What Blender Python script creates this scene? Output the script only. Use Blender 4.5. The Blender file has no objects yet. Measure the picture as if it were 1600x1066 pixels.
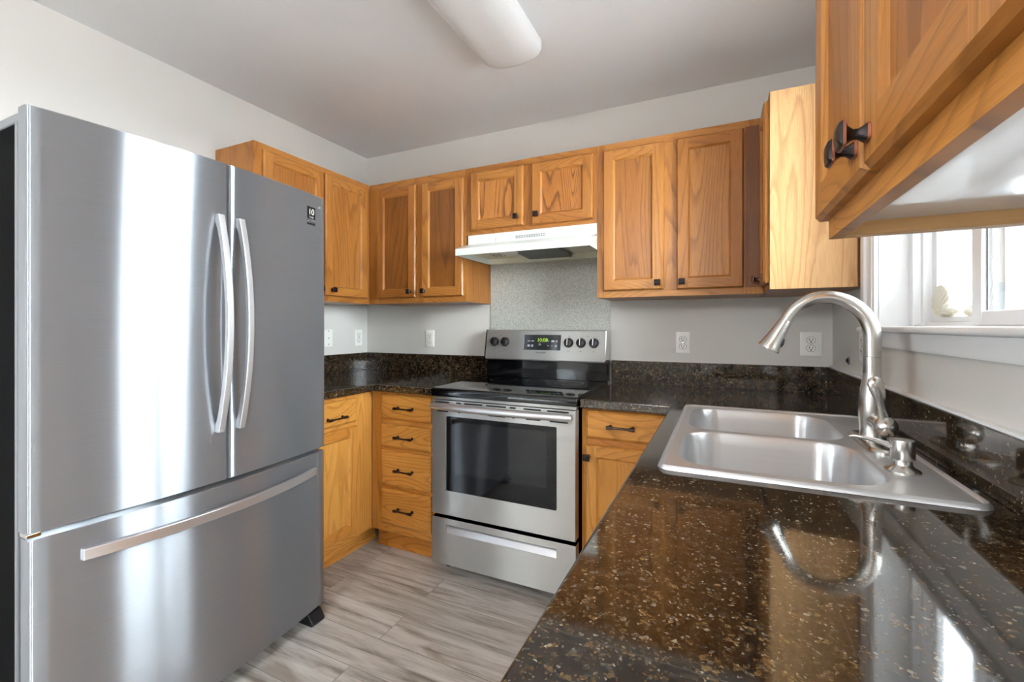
import bpy, bmesh, math, random
from mathutils import Vector, Matrix

random.seed(7)
scn = bpy.context.scene
COL = scn.collection
PI = math.pi

# ------------------------------------------------------------------ camera
cam_d = bpy.data.cameras.new('camera')
cam_d.sensor_width = 36.0
cam_d.lens = 696.0 / 1600.0 * 36.0
cam_d.shift_y = -23.0 / 1600.0
cam_d.clip_start = 0.02
cam_d.clip_end = 200
cam = bpy.data.objects.new('camera', cam_d)
COL.objects.link(cam)
cam.location = (0, 0, 1.234)
cam.rotation_euler = (PI / 2, 0, math.radians(25.13))
scn.camera = cam

# ------------------------------------------------------------------ view + world
vs = scn.view_settings
vs.view_transform = 'Standard'
vs.look = 'None'
vs.gamma = 1.0
vs.exposure = 0.0
vs.use_curve_mapping = False
scn.cycles.max_bounces = 10
scn.cycles.diffuse_bounces = 5
scn.cycles.glossy_bounces = 5
scn.cycles.transmission_bounces = 8
scn.cycles.caustics_reflective = False
scn.cycles.caustics_refractive = False

world = bpy.data.worlds.new('world')
scn.world = world
world.use_nodes = True
wb = world.node_tree.nodes['Background']
wb.inputs['Color'].default_value = (0.84, 0.93, 1.0, 1)
wb.inputs['Strength'].default_value = 70.0


def lamp(name, loc, rot, sx, sy, power=0, color=(1, 1, 1), portal=False):
    d = bpy.data.lights.new(name, 'AREA')
    d.shape = 'RECTANGLE'
    d.size = sx
    d.size_y = sy
    d.energy = power
    d.color = color
    d.cycles.is_portal = portal
    o = bpy.data.objects.new(name, d)
    COL.objects.link(o)
    o.location = loc
    o.rotation_euler = rot
    return o


XL_ = -2.382
# daylight enters by the sink window, and by two unseen openings added for fill
lamp('window_daylight_portal', (0.64, 1.452, 1.70), (0, math.radians(90), 0), 0.95, 0.86, portal=True)
lamp('side_fill_portal', (XL_ - 0.02, -1.85, 1.3), (0, math.radians(-90), 0), 0.8, 2.8, portal=True)
lamp('dining_fill_portal', (2.46, -2.1, 1.5), (0, math.radians(90), 0), 1.2, 1.0, portal=True)

# sun over the roof: lights the paved yard outside the windows, never the room
sun_d = bpy.data.lights.new('sun', 'SUN')
sun_d.energy = 60.0
sun_d.angle = math.radians(1.0)
sun_d.color = (1.0, 0.98, 0.95)
sun = bpy.data.objects.new('sun', sun_d)
COL.objects.link(sun)
sun.rotation_euler = Vector((0.50, -0.30, -0.82)).to_track_quat('-Z', 'Y').to_euler()

# ------------------------------------------------------------------ materials
def srgb(r, g, b):
    def f(c):
        c /= 255.0
        return c / 12.92 if c <= 0.04045 else ((c + 0.055) / 1.055) ** 2.4
    return (f(r), f(g), f(b), 1.0)


class NT:
    def __init__(s, name):
        s.m = bpy.data.materials.new(name)
        s.m.use_nodes = True
        s.t = s.m.node_tree
        s.b = s.t.nodes['Principled BSDF']

    def n(s, typ, **kw):
        nd = s.t.nodes.new(typ)
        for k, v in kw.items():
            if k[0] == '_':
                setattr(nd, k[1:], v)
            else:
                nd.inputs[k.replace('__', ' ')].default_value = v
        return nd

    def l(s, a, b):
        s.t.links.new(a, b)

    def ramp(s, fac, stops, interp='LINEAR'):
        r = s.n('ShaderNodeValToRGB')
        r.color_ramp.interpolation = interp
        e = r.color_ramp.elements
        while len(e) > 1:
            e.remove(e[-1])
        e[0].position, e[0].color = stops[0]
        for p, c in stops[1:]:
            x = e.new(p)
            x.color = c
        s.l(fac, r.inputs['Fac'])
        return r.outputs['Color']

    def math(s, op, a, b=None):
        m = s.n('ShaderNodeMath', _operation=op)
        for i, v in enumerate((a, b)):
            if v is None:
                continue
            if isinstance(v, (int, float)):
                m.inputs[i].default_value = v
            else:
                s.l(v, m.inputs[i])
        return m.outputs[0]

    def mix(s, fac, a, b, blend='MIX'):
        m = s.n('ShaderNodeMix', _data_type='RGBA', _blend_type=blend)
        for sock, v in ((m.inputs[0], fac), (m.inputs[6], a), (m.inputs[7], b)):
            if isinstance(v, (int, float, tuple)):
                sock.default_value = v
            else:
                s.l(v, sock)
        return m.outputs[2]

    def bump(s, h, strength=0.1, dist=0.01):
        b = s.n('ShaderNodeBump', Strength=strength, Distance=dist)
        s.l(h, b.inputs['Height'])
        s.l(b.outputs['Normal'], s.b.inputs['Normal'])

    def objco(s, rand=0.0):
        tc = s.n('ShaderNodeTexCoord')
        if not rand:
            return tc.outputs['Object']
        oi = s.n('ShaderNodeObjectInfo')
        a = s.n('ShaderNodeVectorMath', _operation='SCALE')
        cx = s.n('ShaderNodeCombineXYZ')
        for i, k in enumerate((1.0, 0.37, 2.3)):
            s.l(s.math('MULTIPLY', oi.outputs['Random'], k * rand), cx.inputs[i])
        v = s.n('ShaderNodeVectorMath', _operation='ADD')
        s.l(tc.outputs['Object'], v.inputs[0])
        s.l(cx.outputs[0], v.inputs[1])
        return v.outputs[0]


def simple(name, col, rough=0.5, metal=0.0, coat=0.0, spec=0.5, emit=None, es=0.0, noise=0.0, nscale=40):
    t = NT(name)
    b = t.b
    b.inputs['Base Color'].default_value = col
    b.inputs['Roughness'].default_value = rough
    b.inputs['Metallic'].default_value = metal
    b.inputs['Coat Weight'].default_value = coat
    b.inputs['Coat Roughness'].default_value = 0.05
    b.inputs['Specular IOR Level'].default_value = spec
    if emit:
        b.inputs['Emission Color'].default_value = emit
        b.inputs['Emission Strength'].default_value = es
    nz = t.n('ShaderNodeTexNoise', Scale=nscale, Detail=3.0)
    t.l(t.objco(), nz.inputs['Vector'])
    if noise:
        c2 = tuple(min(1, c * (1 - noise)) for c in col[:3]) + (1,)
        t.l(t.ramp(nz.outputs['Fac'], [(0.35, c2), (0.65, col)]), b.inputs['Base Color'])
    t.bump(nz.outputs['Fac'], 0.015, 0.002)
    return t.m


def wall_mat(name, col, bumps=0.12, sc=160):
    t = NT(name)
    t.b.inputs['Roughness'].default_value = 0.75
    t.b.inputs['Specular IOR Level'].default_value = 0.25
    nz = t.n('ShaderNodeTexNoise', Scale=sc, Detail=4.0)
    co = t.objco()
    t.l(co, nz.inputs['Vector'])
    n2 = t.n('ShaderNodeTexNoise', Scale=1.6, Detail=2.0)
    t.l(co, n2.inputs['Vector'])
    c2 = tuple(c * 0.955 for c in col[:3]) + (1,)
    t.l(t.ramp(n2.outputs['Fac'], [(0.35, c2), (0.65, col)]), t.b.inputs['Base Color'])
    t.bump(nz.outputs['Fac'], bumps, 0.002)
    return t.m


def oak(name, axis, base, mid, dark, rough=0.34, figure=1.0, contrast=1.0, rand=7.0, bold=False, stretch=0.35):
    """axis 'z': grain runs along z.  axis 'h': grain runs along x (local)."""
    t = NT(name)
    co = t.objco(rand)
    sp = t.n('ShaderNodeSeparateXYZ')
    t.l(co, sp.inputs[0])
    across = t.math('ADD', sp.outputs['X'], t.math('MULTIPLY', sp.outputs['Y'], 0.93))
    if axis == 'z':
        along = sp.outputs['Z']
    else:
        along, across = across, sp.outputs['Z']
    # cathedral figure: contour lines of a stretched smooth field
    c1 = t.n('ShaderNodeCombineXYZ')
    t.l(t.math('MULTIPLY', across, 5.0 * figure), c1.inputs[0])
    t.l(t.math('MULTIPLY', along, stretch), c1.inputs[1])
    f1 = t.n('ShaderNodeTexNoise', Scale=1.0, Detail=1.2, Roughness=0.35, Distortion=0.25)
    t.l(c1.outputs[0], f1.inputs['Vector'])
    # fine wobble
    c2 = t.n('ShaderNodeCombineXYZ')
    t.l(t.math('MULTIPLY', across, 60.0), c2.inputs[0])
    t.l(t.math('MULTIPLY', along, 5.0), c2.inputs[1])
    f2 = t.n('ShaderNodeTexNoise', Scale=1.0, Detail=3.0, Roughness=0.6)
    t.l(c2.outputs[0], f2.inputs['Vector'])
    ph = t.math('ADD', t.math('MULTIPLY', f1.outputs['Fac'], 24.0), t.math('MULTIPLY', f2.outputs['Fac'], 0.55))
    saw = t.math('FRACT', ph)
    ring = t.ramp(saw, [(0.0, (0, 0, 0, 1)), (0.62, (0.12, 0.12, 0.12, 1)), (0.9, (0.75, 0.75, 0.75, 1)), (1.0, (0.05, 0.05, 0.05, 1))])
    # pores: very stretched noise
    c3 = t.n('ShaderNodeCombineXYZ')
    t.l(t.math('MULTIPLY', across, 430.0), c3.inputs[0])
    t.l(t.math('MULTIPLY', along, 11.0), c3.inputs[1])
    f3 = t.n('ShaderNodeTexNoise', Scale=1.0, Detail=2.0, Roughness=0.7)
    t.l(c3.outputs[0], f3.inputs['Vector'])
    pores = t.ramp(f3.outputs['Fac'], [(0.42, (0, 0, 0, 1)), (0.68, (1, 1, 1, 1))])
    # broad tone
    c4 = t.n('ShaderNodeCombineXYZ')
    t.l(t.math('MULTIPLY', across, 9.0), c4.inputs[0])
    t.l(t.math('MULTIPLY', along, 0.9), c4.inputs[1])
    f4 = t.n('ShaderNodeTexNoise', Scale=1.0, Detail=2.0)
    t.l(c4.outputs[0], f4.inputs['Vector'])
    oi = t.n('ShaderNodeObjectInfo')
    tone = t.math('ADD', t.math('MULTIPLY', f4.outputs['Fac'], 1.0), t.math('MULTIPLY', t.math('SUBTRACT', oi.outputs['Random'], 0.5), 0.35))
    col = t.ramp(tone, [(0.25, mid), (0.72, base)])
    col = t.mix(t.math('MULTIPLY', ring, (1.0 if bold else 0.62) * contrast), col, dark)
    col = t.mix(t.math('MULTIPLY', pores, 0.32 * contrast), col, dark)
    t.l(col, t.b.inputs['Base Color'])
    t.b.inputs['Roughness'].default_value = rough
    t.b.inputs['Specular IOR Level'].default_value = 0.3
    t.bump(pores, -0.06 * contrast, 0.0015)
    return t.m


B_, M_, D_ = srgb(176, 118, 56), srgb(154, 96, 40), srgb(92, 50, 16)
OAK_V = oak('honey_oak_vertical', 'z', B_, M_, D_)
OAK_H = oak('honey_oak_horizontal', 'h', B_, M_, D_, stretch=1.0)
OAK_P = oak('honey_oak_panel', 'z', srgb(168, 110, 52), srgb(148, 92, 40), srgb(86, 46, 16), figure=0.9, stretch=0.42)
OAK_PB = oak('bold_oak_panel', 'z', srgb(184, 120, 58), srgb(160, 98, 42), srgb(74, 38, 14), figure=1.1, bold=True, stretch=0.8)
OAK_PS = oak('shaded_stained_oak_panel', 'z', srgb(138, 86, 38), srgb(116, 70, 28), srgb(66, 34, 12), figure=0.9, stretch=0.28)  # panel oak darkened for the corner's shade as well as its stains
OAK_D = oak('dark_oak_stile', 'z', srgb(132, 82, 44), srgb(110, 66, 34), srgb(66, 36, 16), figure=0.8)
OAK_V2 = oak('golden_oak_vertical', 'z', srgb(208, 150, 74), srgb(190, 128, 56), srgb(124, 72, 24))
OAK_H2 = oak('golden_oak_horizontal', 'h', srgb(206, 146, 70), srgb(188, 124, 52), srgb(120, 68, 22), stretch=1.0)
OAK_P2 = oak('golden_oak_panel', 'z', srgb(208, 150, 74), srgb(192, 130, 56), srgb(128, 76, 28), figure=0.9, stretch=0.42, contrast=0.8)
OAK_L = oak('pale_oak_veneer', 'z', srgb(214, 172, 122), srgb(200, 154, 104), srgb(150, 98, 54), figure=1.1, contrast=1.0, stretch=0.35, rough=0.5)
RAWWOOD = oak('raw_pine_cleat', 'h', srgb(206, 164, 112), srgb(190, 146, 96), srgb(150, 104, 62), contrast=0.4, rough=0.6)
GREYBOARD = simple('pale_melamine', srgb(232, 233, 235), 0.22, coat=0.8, noise=0.08, nscale=9)

WALL = wall_mat('wall_paint', srgb(214, 210, 204))
WALLD = wall_mat('darkened_rear_wall', srgb(128, 120, 112))  # unseen rear wall, darkened so the backsplash mirrors it dark
CEIL = wall_mat('ceiling_paint', srgb(236, 236, 237), 0.25, 90)
TRIM = simple('white_trim_paint', srgb(242, 242, 242), 0.35)
VINYL = simple('white_vinyl', srgb(244, 244, 245), 0.3)
WHITEP = simple('white_plastic', srgb(240, 238, 232), 0.35)
HOODW = simple('hood_enamel', srgb(232, 236, 230), 0.25, coat=0.4)
HOODY = simple('hood_inside_enamel', srgb(226, 226, 206), 0.35, noise=0.12, nscale=12)
LENS = simple('fixture_acrylic', srgb(236, 236, 236), 0.3)
DARK = simple('black_plastic', srgb(18, 18, 20), 0.4)
DARKHOLE = simple('dark_gap', srgb(8, 8, 9), 0.7)
FSIDE = simple('textured_black_side', srgb(7, 7, 9), 0.7, spec=0.03)
GREYP = simple('grey_plastic', srgb(110, 112, 116), 0.4)
BRONZE = simple('oil_rubbed_bronze', srgb(40, 34, 32), 0.38, 0.75, noise=0.3, nscale=60)
COPPER = simple('worn_bronze_edge', srgb(150, 96, 76), 0.35, 0.8)
PULLM = simple('aged_bronze_pull', srgb(74, 62, 56), 0.32, 0.85)
NICKEL = simple('brushed_nickel', srgb(196, 192, 186), 0.24, 1.0)
CHROME = simple('polished_steel', srgb(205, 205, 205), 0.12, 1.0)
BLACKGLASS = simple('black_ceramic_glass', srgb(9, 9, 11), 0.07, coat=0.3)
OVENGLASS = simple('oven_window_glass', srgb(8, 9, 12), 0.05, spec=0.35)
OVENIN = simple('oven_inner_glass', srgb(24, 26, 29), 0.06, spec=0.45)
RING = simple('burner_ring_print', srgb(120, 122, 126), 0.3)
WHITEPRINT = simple('panel_print', srgb(170, 172, 180), 0.5)
GREYPRINT = simple('grey_print', srgb(70, 70, 72), 0.5)
GREEN = simple('clock_digits', srgb(120, 160, 30), 0.5, emit=srgb(150, 190, 40), es=0.8)
MESHF = simple('grease_filter_mesh', srgb(112, 112, 112), 0.45, 0.6, noise=0.5, nscale=220)
SHELL = simple('ribbed_ivory', srgb(232, 228, 212), 0.45)
LAMP = simple('fill_globe_glow', srgb(250, 246, 238), 0.4, emit=(0.96, 0.98, 1.0, 1), es=78.0)  # glow of the added globe that fills from the front
LAMPUP = simple('fill_uplight_glow', srgb(250, 246, 238), 0.4, emit=(0.96, 0.98, 1.0, 1), es=80.0)  # glow of the added uplight
SOLDER = simple('dark_gasket', srgb(30, 30, 33), 0.6)


def steel(name, tangent, col=srgb(188, 188, 188), av=0.3, ah=0.05, smudge=0.0, iso=0.0):
    """brushed steel: one highlight lobe, av wide along the tangent, ah wide across it"""
    t = NT(name)
    t.t.nodes.remove(t.b)
    out = [n for n in t.t.nodes if n.type == 'OUTPUT_MATERIAL'][0]
    co = t.objco()
    st = t.n('ShaderNodeVectorMath', _operation='MULTIPLY')
    t.l(co, st.inputs[0])
    st.inputs[1].default_value = (4, 4, 700)
    nz = t.n('ShaderNodeTexNoise', Scale=1.0, Detail=2.0)
    t.l(st.outputs[0], nz.inputs['Vector'])
    c2 = tuple(c * 0.93 for c in col[:3]) + (1,)
    colr = t.ramp(nz.outputs['Fac'], [(0.3, c2), (0.7, col)])
    g = t.n('ShaderNodeBsdfAnisotropic')
    q = (ah / av) ** 0.5
    g.inputs['Anisotropy'].default_value = 1 - q
    r = (av * q) ** 0.5
    g.inputs['Roughness'].default_value = r
    t.l(colr, g.inputs['Color'])
    g.inputs['Rotation'].default_value = 0.25
    if smudge:
        n2 = t.n('ShaderNodeTexNoise', Scale=4.5, Detail=6.0, Roughness=0.65)
        t.l(co, n2.inputs['Vector'])
        mr = t.n('ShaderNodeMapRange')
        t.l(n2.outputs['Fac'], mr.inputs['Value'])
        mr.inputs['From Min'].default_value = 0.42
        mr.inputs['From Max'].default_value = 0.75
        mr.inputs['To Min'].default_value = r
        mr.inputs['To Max'].default_value = r + smudge
        t.l(mr.outputs[0], g.inputs['Roughness'])
    if tangent:
        v = t.n('ShaderNodeCombineXYZ')
        for i, a in enumerate('xyz'):
            v.inputs[i].default_value = 1.0 if tangent == a else 0.0
        t.l(v.outputs[0], g.inputs['Tangent'])
    sh = g.outputs[0]
    if iso:
        d = t.n('ShaderNodeBsdfDiffuse', Roughness=0.5)
        d.inputs['Color'].default_value = col
        mx = t.n('ShaderNodeMixShader', Fac=iso)
        t.l(sh, mx.inputs[1])
        t.l(d.outputs[0], mx.inputs[2])
        sh = mx.outputs[0]
    t.l(sh, out.inputs['Surface'])
    return t.m


FRIDGE = steel('brushed_fridge_steel', 'z', srgb(182, 186, 192), 0.80, 0.014, smudge=0.03, iso=0.14)
FHANDLE = steel('brushed_handle_steel', 'z', srgb(212, 212, 213), 0.25, 0.08, iso=0.1)
STEELX = steel('brushed_range_steel', 'z', srgb(206, 205, 202), 0.45, 0.03, iso=0.2)
HANDX = steel('satin_handle_steel', None, srgb(220, 220, 222), 0.08, 0.08, iso=0.1)
SINKM = steel('sink_steel', None, srgb(226, 226, 227), 0.12, 0.12, smudge=0.1, iso=0.1)
SINKB = steel('sink_bowl_steel', 'z', srgb(226, 226, 227), 0.25, 0.04, iso=0.14)


def granite():
    t = NT('ubatuba_granite')
    co = t.objco()
    # crystals: warped cells with a random mineral each
    wn = t.n('ShaderNodeTexNoise', Scale=140, Detail=3.0, Roughness=0.6)
    t.l(co, wn.inputs['Vector'])
    ws = t.n('ShaderNodeVectorMath', _operation='SCALE')
    ws.inputs['Scale'].default_value = 0.006
    t.l(wn.outputs['Color'], ws.inputs[0])
    wv = t.n('ShaderNodeVectorMath', _operation='ADD')
    t.l(co, wv.inputs[0])
    t.l(ws.outputs[0], wv.inputs[1])

    def cells(scale):
        v = t.n('ShaderNodeTexVoronoi', Scale=scale)
        t.l(wv.outputs[0], v.inputs['Vector'])
        sc_ = t.n('ShaderNodeSeparateColor')
        t.l(v.outputs['Color'], sc_.inputs[0])
        return sc_
    a, b = cells(180.0), cells(400.0)
    big = t.ramp(a.outputs[0], [(0.0, srgb(8, 7, 6)), (0.26, srgb(34, 24, 16)), (0.46, srgb(66, 47, 29)), (0.62, srgb(92, 67, 40)), (0.74, srgb(36, 36, 33)), (0.86, srgb(120, 96, 60)), (0.94, srgb(96, 94, 86)), (0.986, srgb(170, 163, 146))], 'CONSTANT')
    small = t.ramp(b.outputs[0], [(0.0, srgb(4, 4, 4)), (0.34, srgb(38, 28, 18)), (0.56, srgb(74, 53, 31)), (0.76, srgb(118, 92, 56)), (0.88, srgb(70, 70, 64)), (0.972, srgb(176, 168, 150))], 'CONSTANT')
    g = t.mix(0.5, big, small)
    nz = t.n('ShaderNodeTexNoise', Scale=45, Detail=4.0, Roughness=0.65)
    t.l(co, nz.inputs['Vector'])
    g = t.mix(t.ramp(nz.outputs['Fac'], [(0.38, (0.8, 0.8, 0.8, 1)), (0.60, (0, 0, 0, 1))]), g, srgb(7, 7, 7))
    # thin joints between the 30 cm tiles
    br = t.n('ShaderNodeTexBrick', _offset=0.0, Scale=1.0)
    br.inputs['Mortar Size'].default_value = 0.0009
    br.inputs['Brick Width'].default_value = 0.3048
    br.inputs['Row Height'].default_value = 0.3048
    mp = t.n('ShaderNodeVectorMath', _operation='ADD')
    t.l(co, mp.inputs[0])
    mp.inputs[1].default_value = (0.185, 0.165, 0)
    t.l(mp.outputs[0], br.inputs['Vector'])
    g = t.mix(br.outputs['Fac'], g, srgb(60, 56, 50))
    t.l(g, t.b.inputs['Base Color'])
    t.b.inputs['Roughness'].default_value = 0.05
    t.b.inputs['Specular IOR Level'].default_value = 0.7
    t.b.inputs['Coat Weight'].default_value = 0.2
    t.b.inputs['Coat IOR'].default_value = 1.6
    t.b.inputs['Coat Roughness'].default_value = 0.04
    n3 = t.n('ShaderNodeTexNoise', Scale=6.0, Detail=4.0)
    t.l(co, n3.inputs['Vector'])
    mr = t.n('ShaderNodeMapRange')
    t.l(n3.outputs['Fac'], mr.inputs['Value'])
    mr.inputs['To Min'].default_value = 0.04
    mr.inputs['To Max'].default_value = 0.10
    t.l(mr.outputs[0], t.b.inputs['Roughness'])
    return t.m


GRANITE = granite()


def laminate():
    t = NT('speckled_grey_laminate')
    co = t.objco()
    v = t.n('ShaderNodeTexNoise', Scale=240, Detail=3.0, Roughness=0.8)
    t.l(co, v.inputs['Vector'])
    c = t.ramp(v.outputs['Fac'], [(0.32, srgb(112, 113, 107)), (0.45, srgb(170, 171, 163)), (0.58, srgb(196, 197, 189)), (0.7, srgb(222, 222, 214))])
    t.l(c, t.b.inputs['Base Color'])
    t.b.inputs['Roughness'].default_value = 0.45
    return t.m


LAMINATE = laminate()


def floor_mat():
    t = NT('grey_vinyl_plank')
    co = t.objco()
    br = t.n('ShaderNodeTexBrick', _offset=0.37, _offset_frequency=2, Scale=1.0)
    br.inputs['Color1'].default_value = (0, 0, 0, 1)
    br.inputs['Color2'].default_value = (1, 1, 1, 1)
    br.inputs['Mortar'].default_value = (0.5, 0.5, 0.5, 1)
    br.inputs['Mortar Size'].default_value = 0.0012
    br.inputs['Mortar Smooth'].default_value = 0.1
    br.inputs['Brick Width'].default_value = 1.22
    br.inputs['Row Height'].default_value = 0.152
    t.l(co, br.inputs['Vector'])
    sc = t.n('ShaderNodeSeparateColor')
    t.l(br.outputs['Color'], sc.inputs[0])
    sp = t.n('ShaderNodeSeparateXYZ')
    t.l(co, sp.inputs[0])
    off = t.math('MULTIPLY', sc.outputs[0], 9.0)

    def streak(kx, ky, detail, rough, dist=0.0):
        c = t.n('ShaderNodeCombineXYZ')
        t.l(t.math('ADD', t.math('MULTIPLY', sp.outputs['X'], kx), off), c.inputs[0])
        t.l(t.math('MULTIPLY', sp.outputs['Y'], ky), c.inputs[1])
        t.l(off, c.inputs[2])
        n = t.n('ShaderNodeTexNoise', Scale=1.0, Detail=detail, Roughness=rough, Distortion=dist)
        t.l(c.outputs[0], n.inputs['Vector'])
        return n.outputs['Fac']
    a = streak(2.2, 26, 5.0, 0.62, 0.6)
    b = streak(5.0, 120, 4.0, 0.7, 0.3)
    d = streak(1.6, 8.0, 3.0, 0.55, 1.0)
    col = t.ramp(a, [(0.30, srgb(136, 128, 120)), (0.42, srgb(182, 176, 168)), (0.54, srgb(208, 204, 198)), (0.70, srgb(226, 223, 218))])
    col = t.mix(t.ramp(b, [(0.55, (0, 0, 0, 1)), (0.75, (0.6, 0.6, 0.6, 1))]), col, srgb(104, 92, 82))
    col = t.mix(t.ramp(d, [(0.57, (0, 0, 0, 1)), (0.72, (0.65, 0.65, 0.65, 1))]), col, srgb(128, 108, 90))
    tone = t.ramp(sc.outputs[0], [(0, (0.86, 0.86, 0.86, 1)), (1, (1.0, 1.0, 1.0, 1))])
    col = t.mix(1.0, col, tone, 'MULTIPLY')
    col = t.mix(t.math('MULTIPLY', br.outputs['Fac'], 0.75), col, srgb(70, 62, 55))
    t.l(col, t.b.inputs['Base Color'])
    t.b.inputs['Roughness'].default_value = 0.42
    t.bump(t.math('SUBTRACT', a, t.math('MULTIPLY', br.outputs['Fac'], 0.6)), 0.12, 0.004)
    return t.m


FLOOR = floor_mat()


def glass_mat(name='window_glass', tint=(0.97, 0.985, 0.98, 1)):
    t = NT(name)
    t.t.nodes.remove(t.b)
    out = [n for n in t.t.nodes if n.type == 'OUTPUT_MATERIAL'][0]
    tr = t.n('ShaderNodeBsdfTransparent', Color=tint)
    gl = t.n('ShaderNodeBsdfGlossy', Roughness=0.02)
    fr = t.n('ShaderNodeFresnel', IOR=1.45)
    nz = t.n('ShaderNodeTexNoise', Scale=2.0)
    t.l(t.objco(), nz.inputs['Vector'])
    mx = t.n('ShaderNodeMixShader')
    t.l(t.math('MULTIPLY', fr.outputs[0], t.math('ADD', t.math('MULTIPLY', nz.outputs['Fac'], 0.1), 0.7)), mx.inputs[0])
    t.l(tr.outputs[0], mx.inputs[1])
    t.l(gl.outputs[0], mx.inputs[2])
    t.l(mx.outputs[0], out.inputs['Surface'])
    return t.m


GLASS = glass_mat()
TINTED = glass_mat('tinted_fill_glass', (0.54, 0.55, 0.55, 1))  # tint sets how much fill the added side window lets in
SIDING = simple('house_siding', srgb(150, 150, 150), 0.7, noise=0.05, nscale=5)
SHINGLE = simple('roof_shingles', srgb(84, 88, 104), 0.9, noise=0.3, nscale=7)
GRASS = simple('pale_concrete', srgb(206, 206, 208), 0.9, noise=0.12, nscale=6)
HTRIM = simple('house_trim', srgb(160, 160, 160), 0.6)

# ------------------------------------------------------------------ mesh helpers
class MB:
    def __init__(s):
        s.bm = bmesh.new()
        s.mi = 0
        s.M = Matrix.Identity(4)

    def v(s, p):
        return s.bm.verts.new(s.M @ Vector(p))

    def f(s, vs, mi=None):
        try:
            fc = s.bm.faces.new(vs)
        except ValueError:
            return None
        fc.material_index = s.mi if mi is None else mi
        return fc

    def box(s, x0, x1, y0, y1, z0, z1, mi=None):
        c = [s.v(p) for p in ((x0, y0, z0), (x1, y0, z0), (x1, y1, z0), (x0, y1, z0), (x0, y0, z1), (x1, y0, z1), (x1, y1, z1), (x0, y1, z1))]
        for q in ((0, 3, 2, 1), (4, 5, 6, 7), (0, 1, 5, 4), (1, 2, 6, 5), (2, 3, 7, 6), (3, 0, 4, 7)):
            s.f([c[i] for i in q], mi)
        return s

    def loft(s, rings, cap0=True, cap1=True, closed=True, mi=None):
        R = [[s.v(p) for p in r] for r in rings]
        n = len(R[0])
        for a, b in zip(R, R[1:]):
            for i in range(n if closed else n - 1):
                j = (i + 1) % n
                s.f([a[i], a[j], b[j], b[i]], mi)
        if cap0:
            s.f(list(reversed(R[0])), mi)
        if cap1:
            s.f(R[-1], mi)
        return s

    def prism(s, poly, z0, z1, mi=None):
        return s.loft([[(x, y, z0) for x, y in poly], [(x, y, z1) for x, y in poly]], mi=mi)

    def lathe(s, prof, c=(0, 0, 0), axis='z', n=32, mi=None):
        rings = []
        for r, h in prof:
            ring = []
            for i in range(n):
                a = 2 * PI * i / n
                p, q = r * math.cos(a), r * math.sin(a)
                if axis == 'z':
                    ring.append((c[0] + p, c[1] + q, c[2] + h))
                elif axis == 'y':
                    ring.append((c[0] + p, c[1] + h, c[2] - q))
                else:
                    ring.append((c[0] + h, c[1] + p, c[2] + q))
            rings.append(ring)
        return s.loft(rings, mi=mi)

    def tube(s, pts, rad, n=16, mi=None, sx=1.0, sy=1.0, up=None):
        """round (or oval) tube along pts; rad one number or one per point"""
        pts = [Vector(p) for p in pts]
        if not isinstance(rad, (list, tuple)):
            rad = [rad] * len(pts)
        rings = []
        prevu = None
        for i, p in enumerate(pts):
            d = (pts[min(i + 1, len(pts) - 1)] - pts[max(i - 1, 0)]).normalized()
            if prevu is None:
                u = Vector(up) if up else (Vector((0, 0, 1)) if abs(d.z) < 0.9 else Vector((1, 0, 0)))
            else:
                u = prevu
            u = (u - d * u.dot(d)).normalized()
            prevu = u
            w = d.cross(u)
            rings.append([p + (u * math.cos(2 * PI * k / n) * sx + w * math.sin(2 * PI * k / n) * sy) * rad[i] for k in range(n)])
        return s.loft(rings, mi=mi)

    def build(s, name, mats, parent=None, bevel=0.0, segs=2, smooth=30, kind=None, angle=35):
        me = bpy.data.meshes.new(name)
        bmesh.ops.recalc_face_normals(s.bm, faces=s.bm.faces)
        s.bm.to_mesh(me)
        s.bm.free()
        for m in (mats if isinstance(mats, (list, tuple)) else [mats]):
            me.materials.append(m)
        if smooth:
            for p in me.polygons:
                p.use_smooth = True
            me.set_sharp_from_angle(angle=math.radians(smooth))
        o = bpy.data.objects.new(name, me)
        COL.objects.link(o)
        if parent is not None:
            o.parent = parent
        if kind:
            o['kind'] = kind
        if bevel:
            b = o.modifiers.new('bevel', 'BEVEL')
            b.width = bevel
            b.segments = segs
            b.limit_method = 'ANGLE'
            b.angle_limit = math.radians(angle)
            b.harden_normals = True
        return o


def box(name, dims, mat, parent=None, bevel=0.0, **kw):
    return MB().box(*dims).build(name, mat, parent, bevel, **kw)


def thing(name, label, cat, loc=(0, 0, 0), rz=0.0, group=None):
    o = bpy.data.objects.new(name, None)
    o.empty_display_size = 0.1
    COL.objects.link(o)
    o.location = loc
    o.rotation_euler = (0, 0, rz)
    tag(o, label, cat, group)
    return o


def tag(o, label, cat, group=None):
    o['label'] = label
    o['category'] = cat
    if group:
        o['group'] = group
    return o


def rrect(x0, x1, y0, y1, r, n=6):
    pts = []
    for cx, cy, a0 in ((x1 - r, y1 - r, 0), (x0 + r, y1 - r, 90), (x0 + r, y0 + r, 180), (x1 - r, y0 + r, 270)):
        for i in range(n + 1):
            a = math.radians(a0 + 90 * i / n)
            pts.append((cx + r * math.cos(a), cy + r * math.sin(a)))
    return pts


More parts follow.
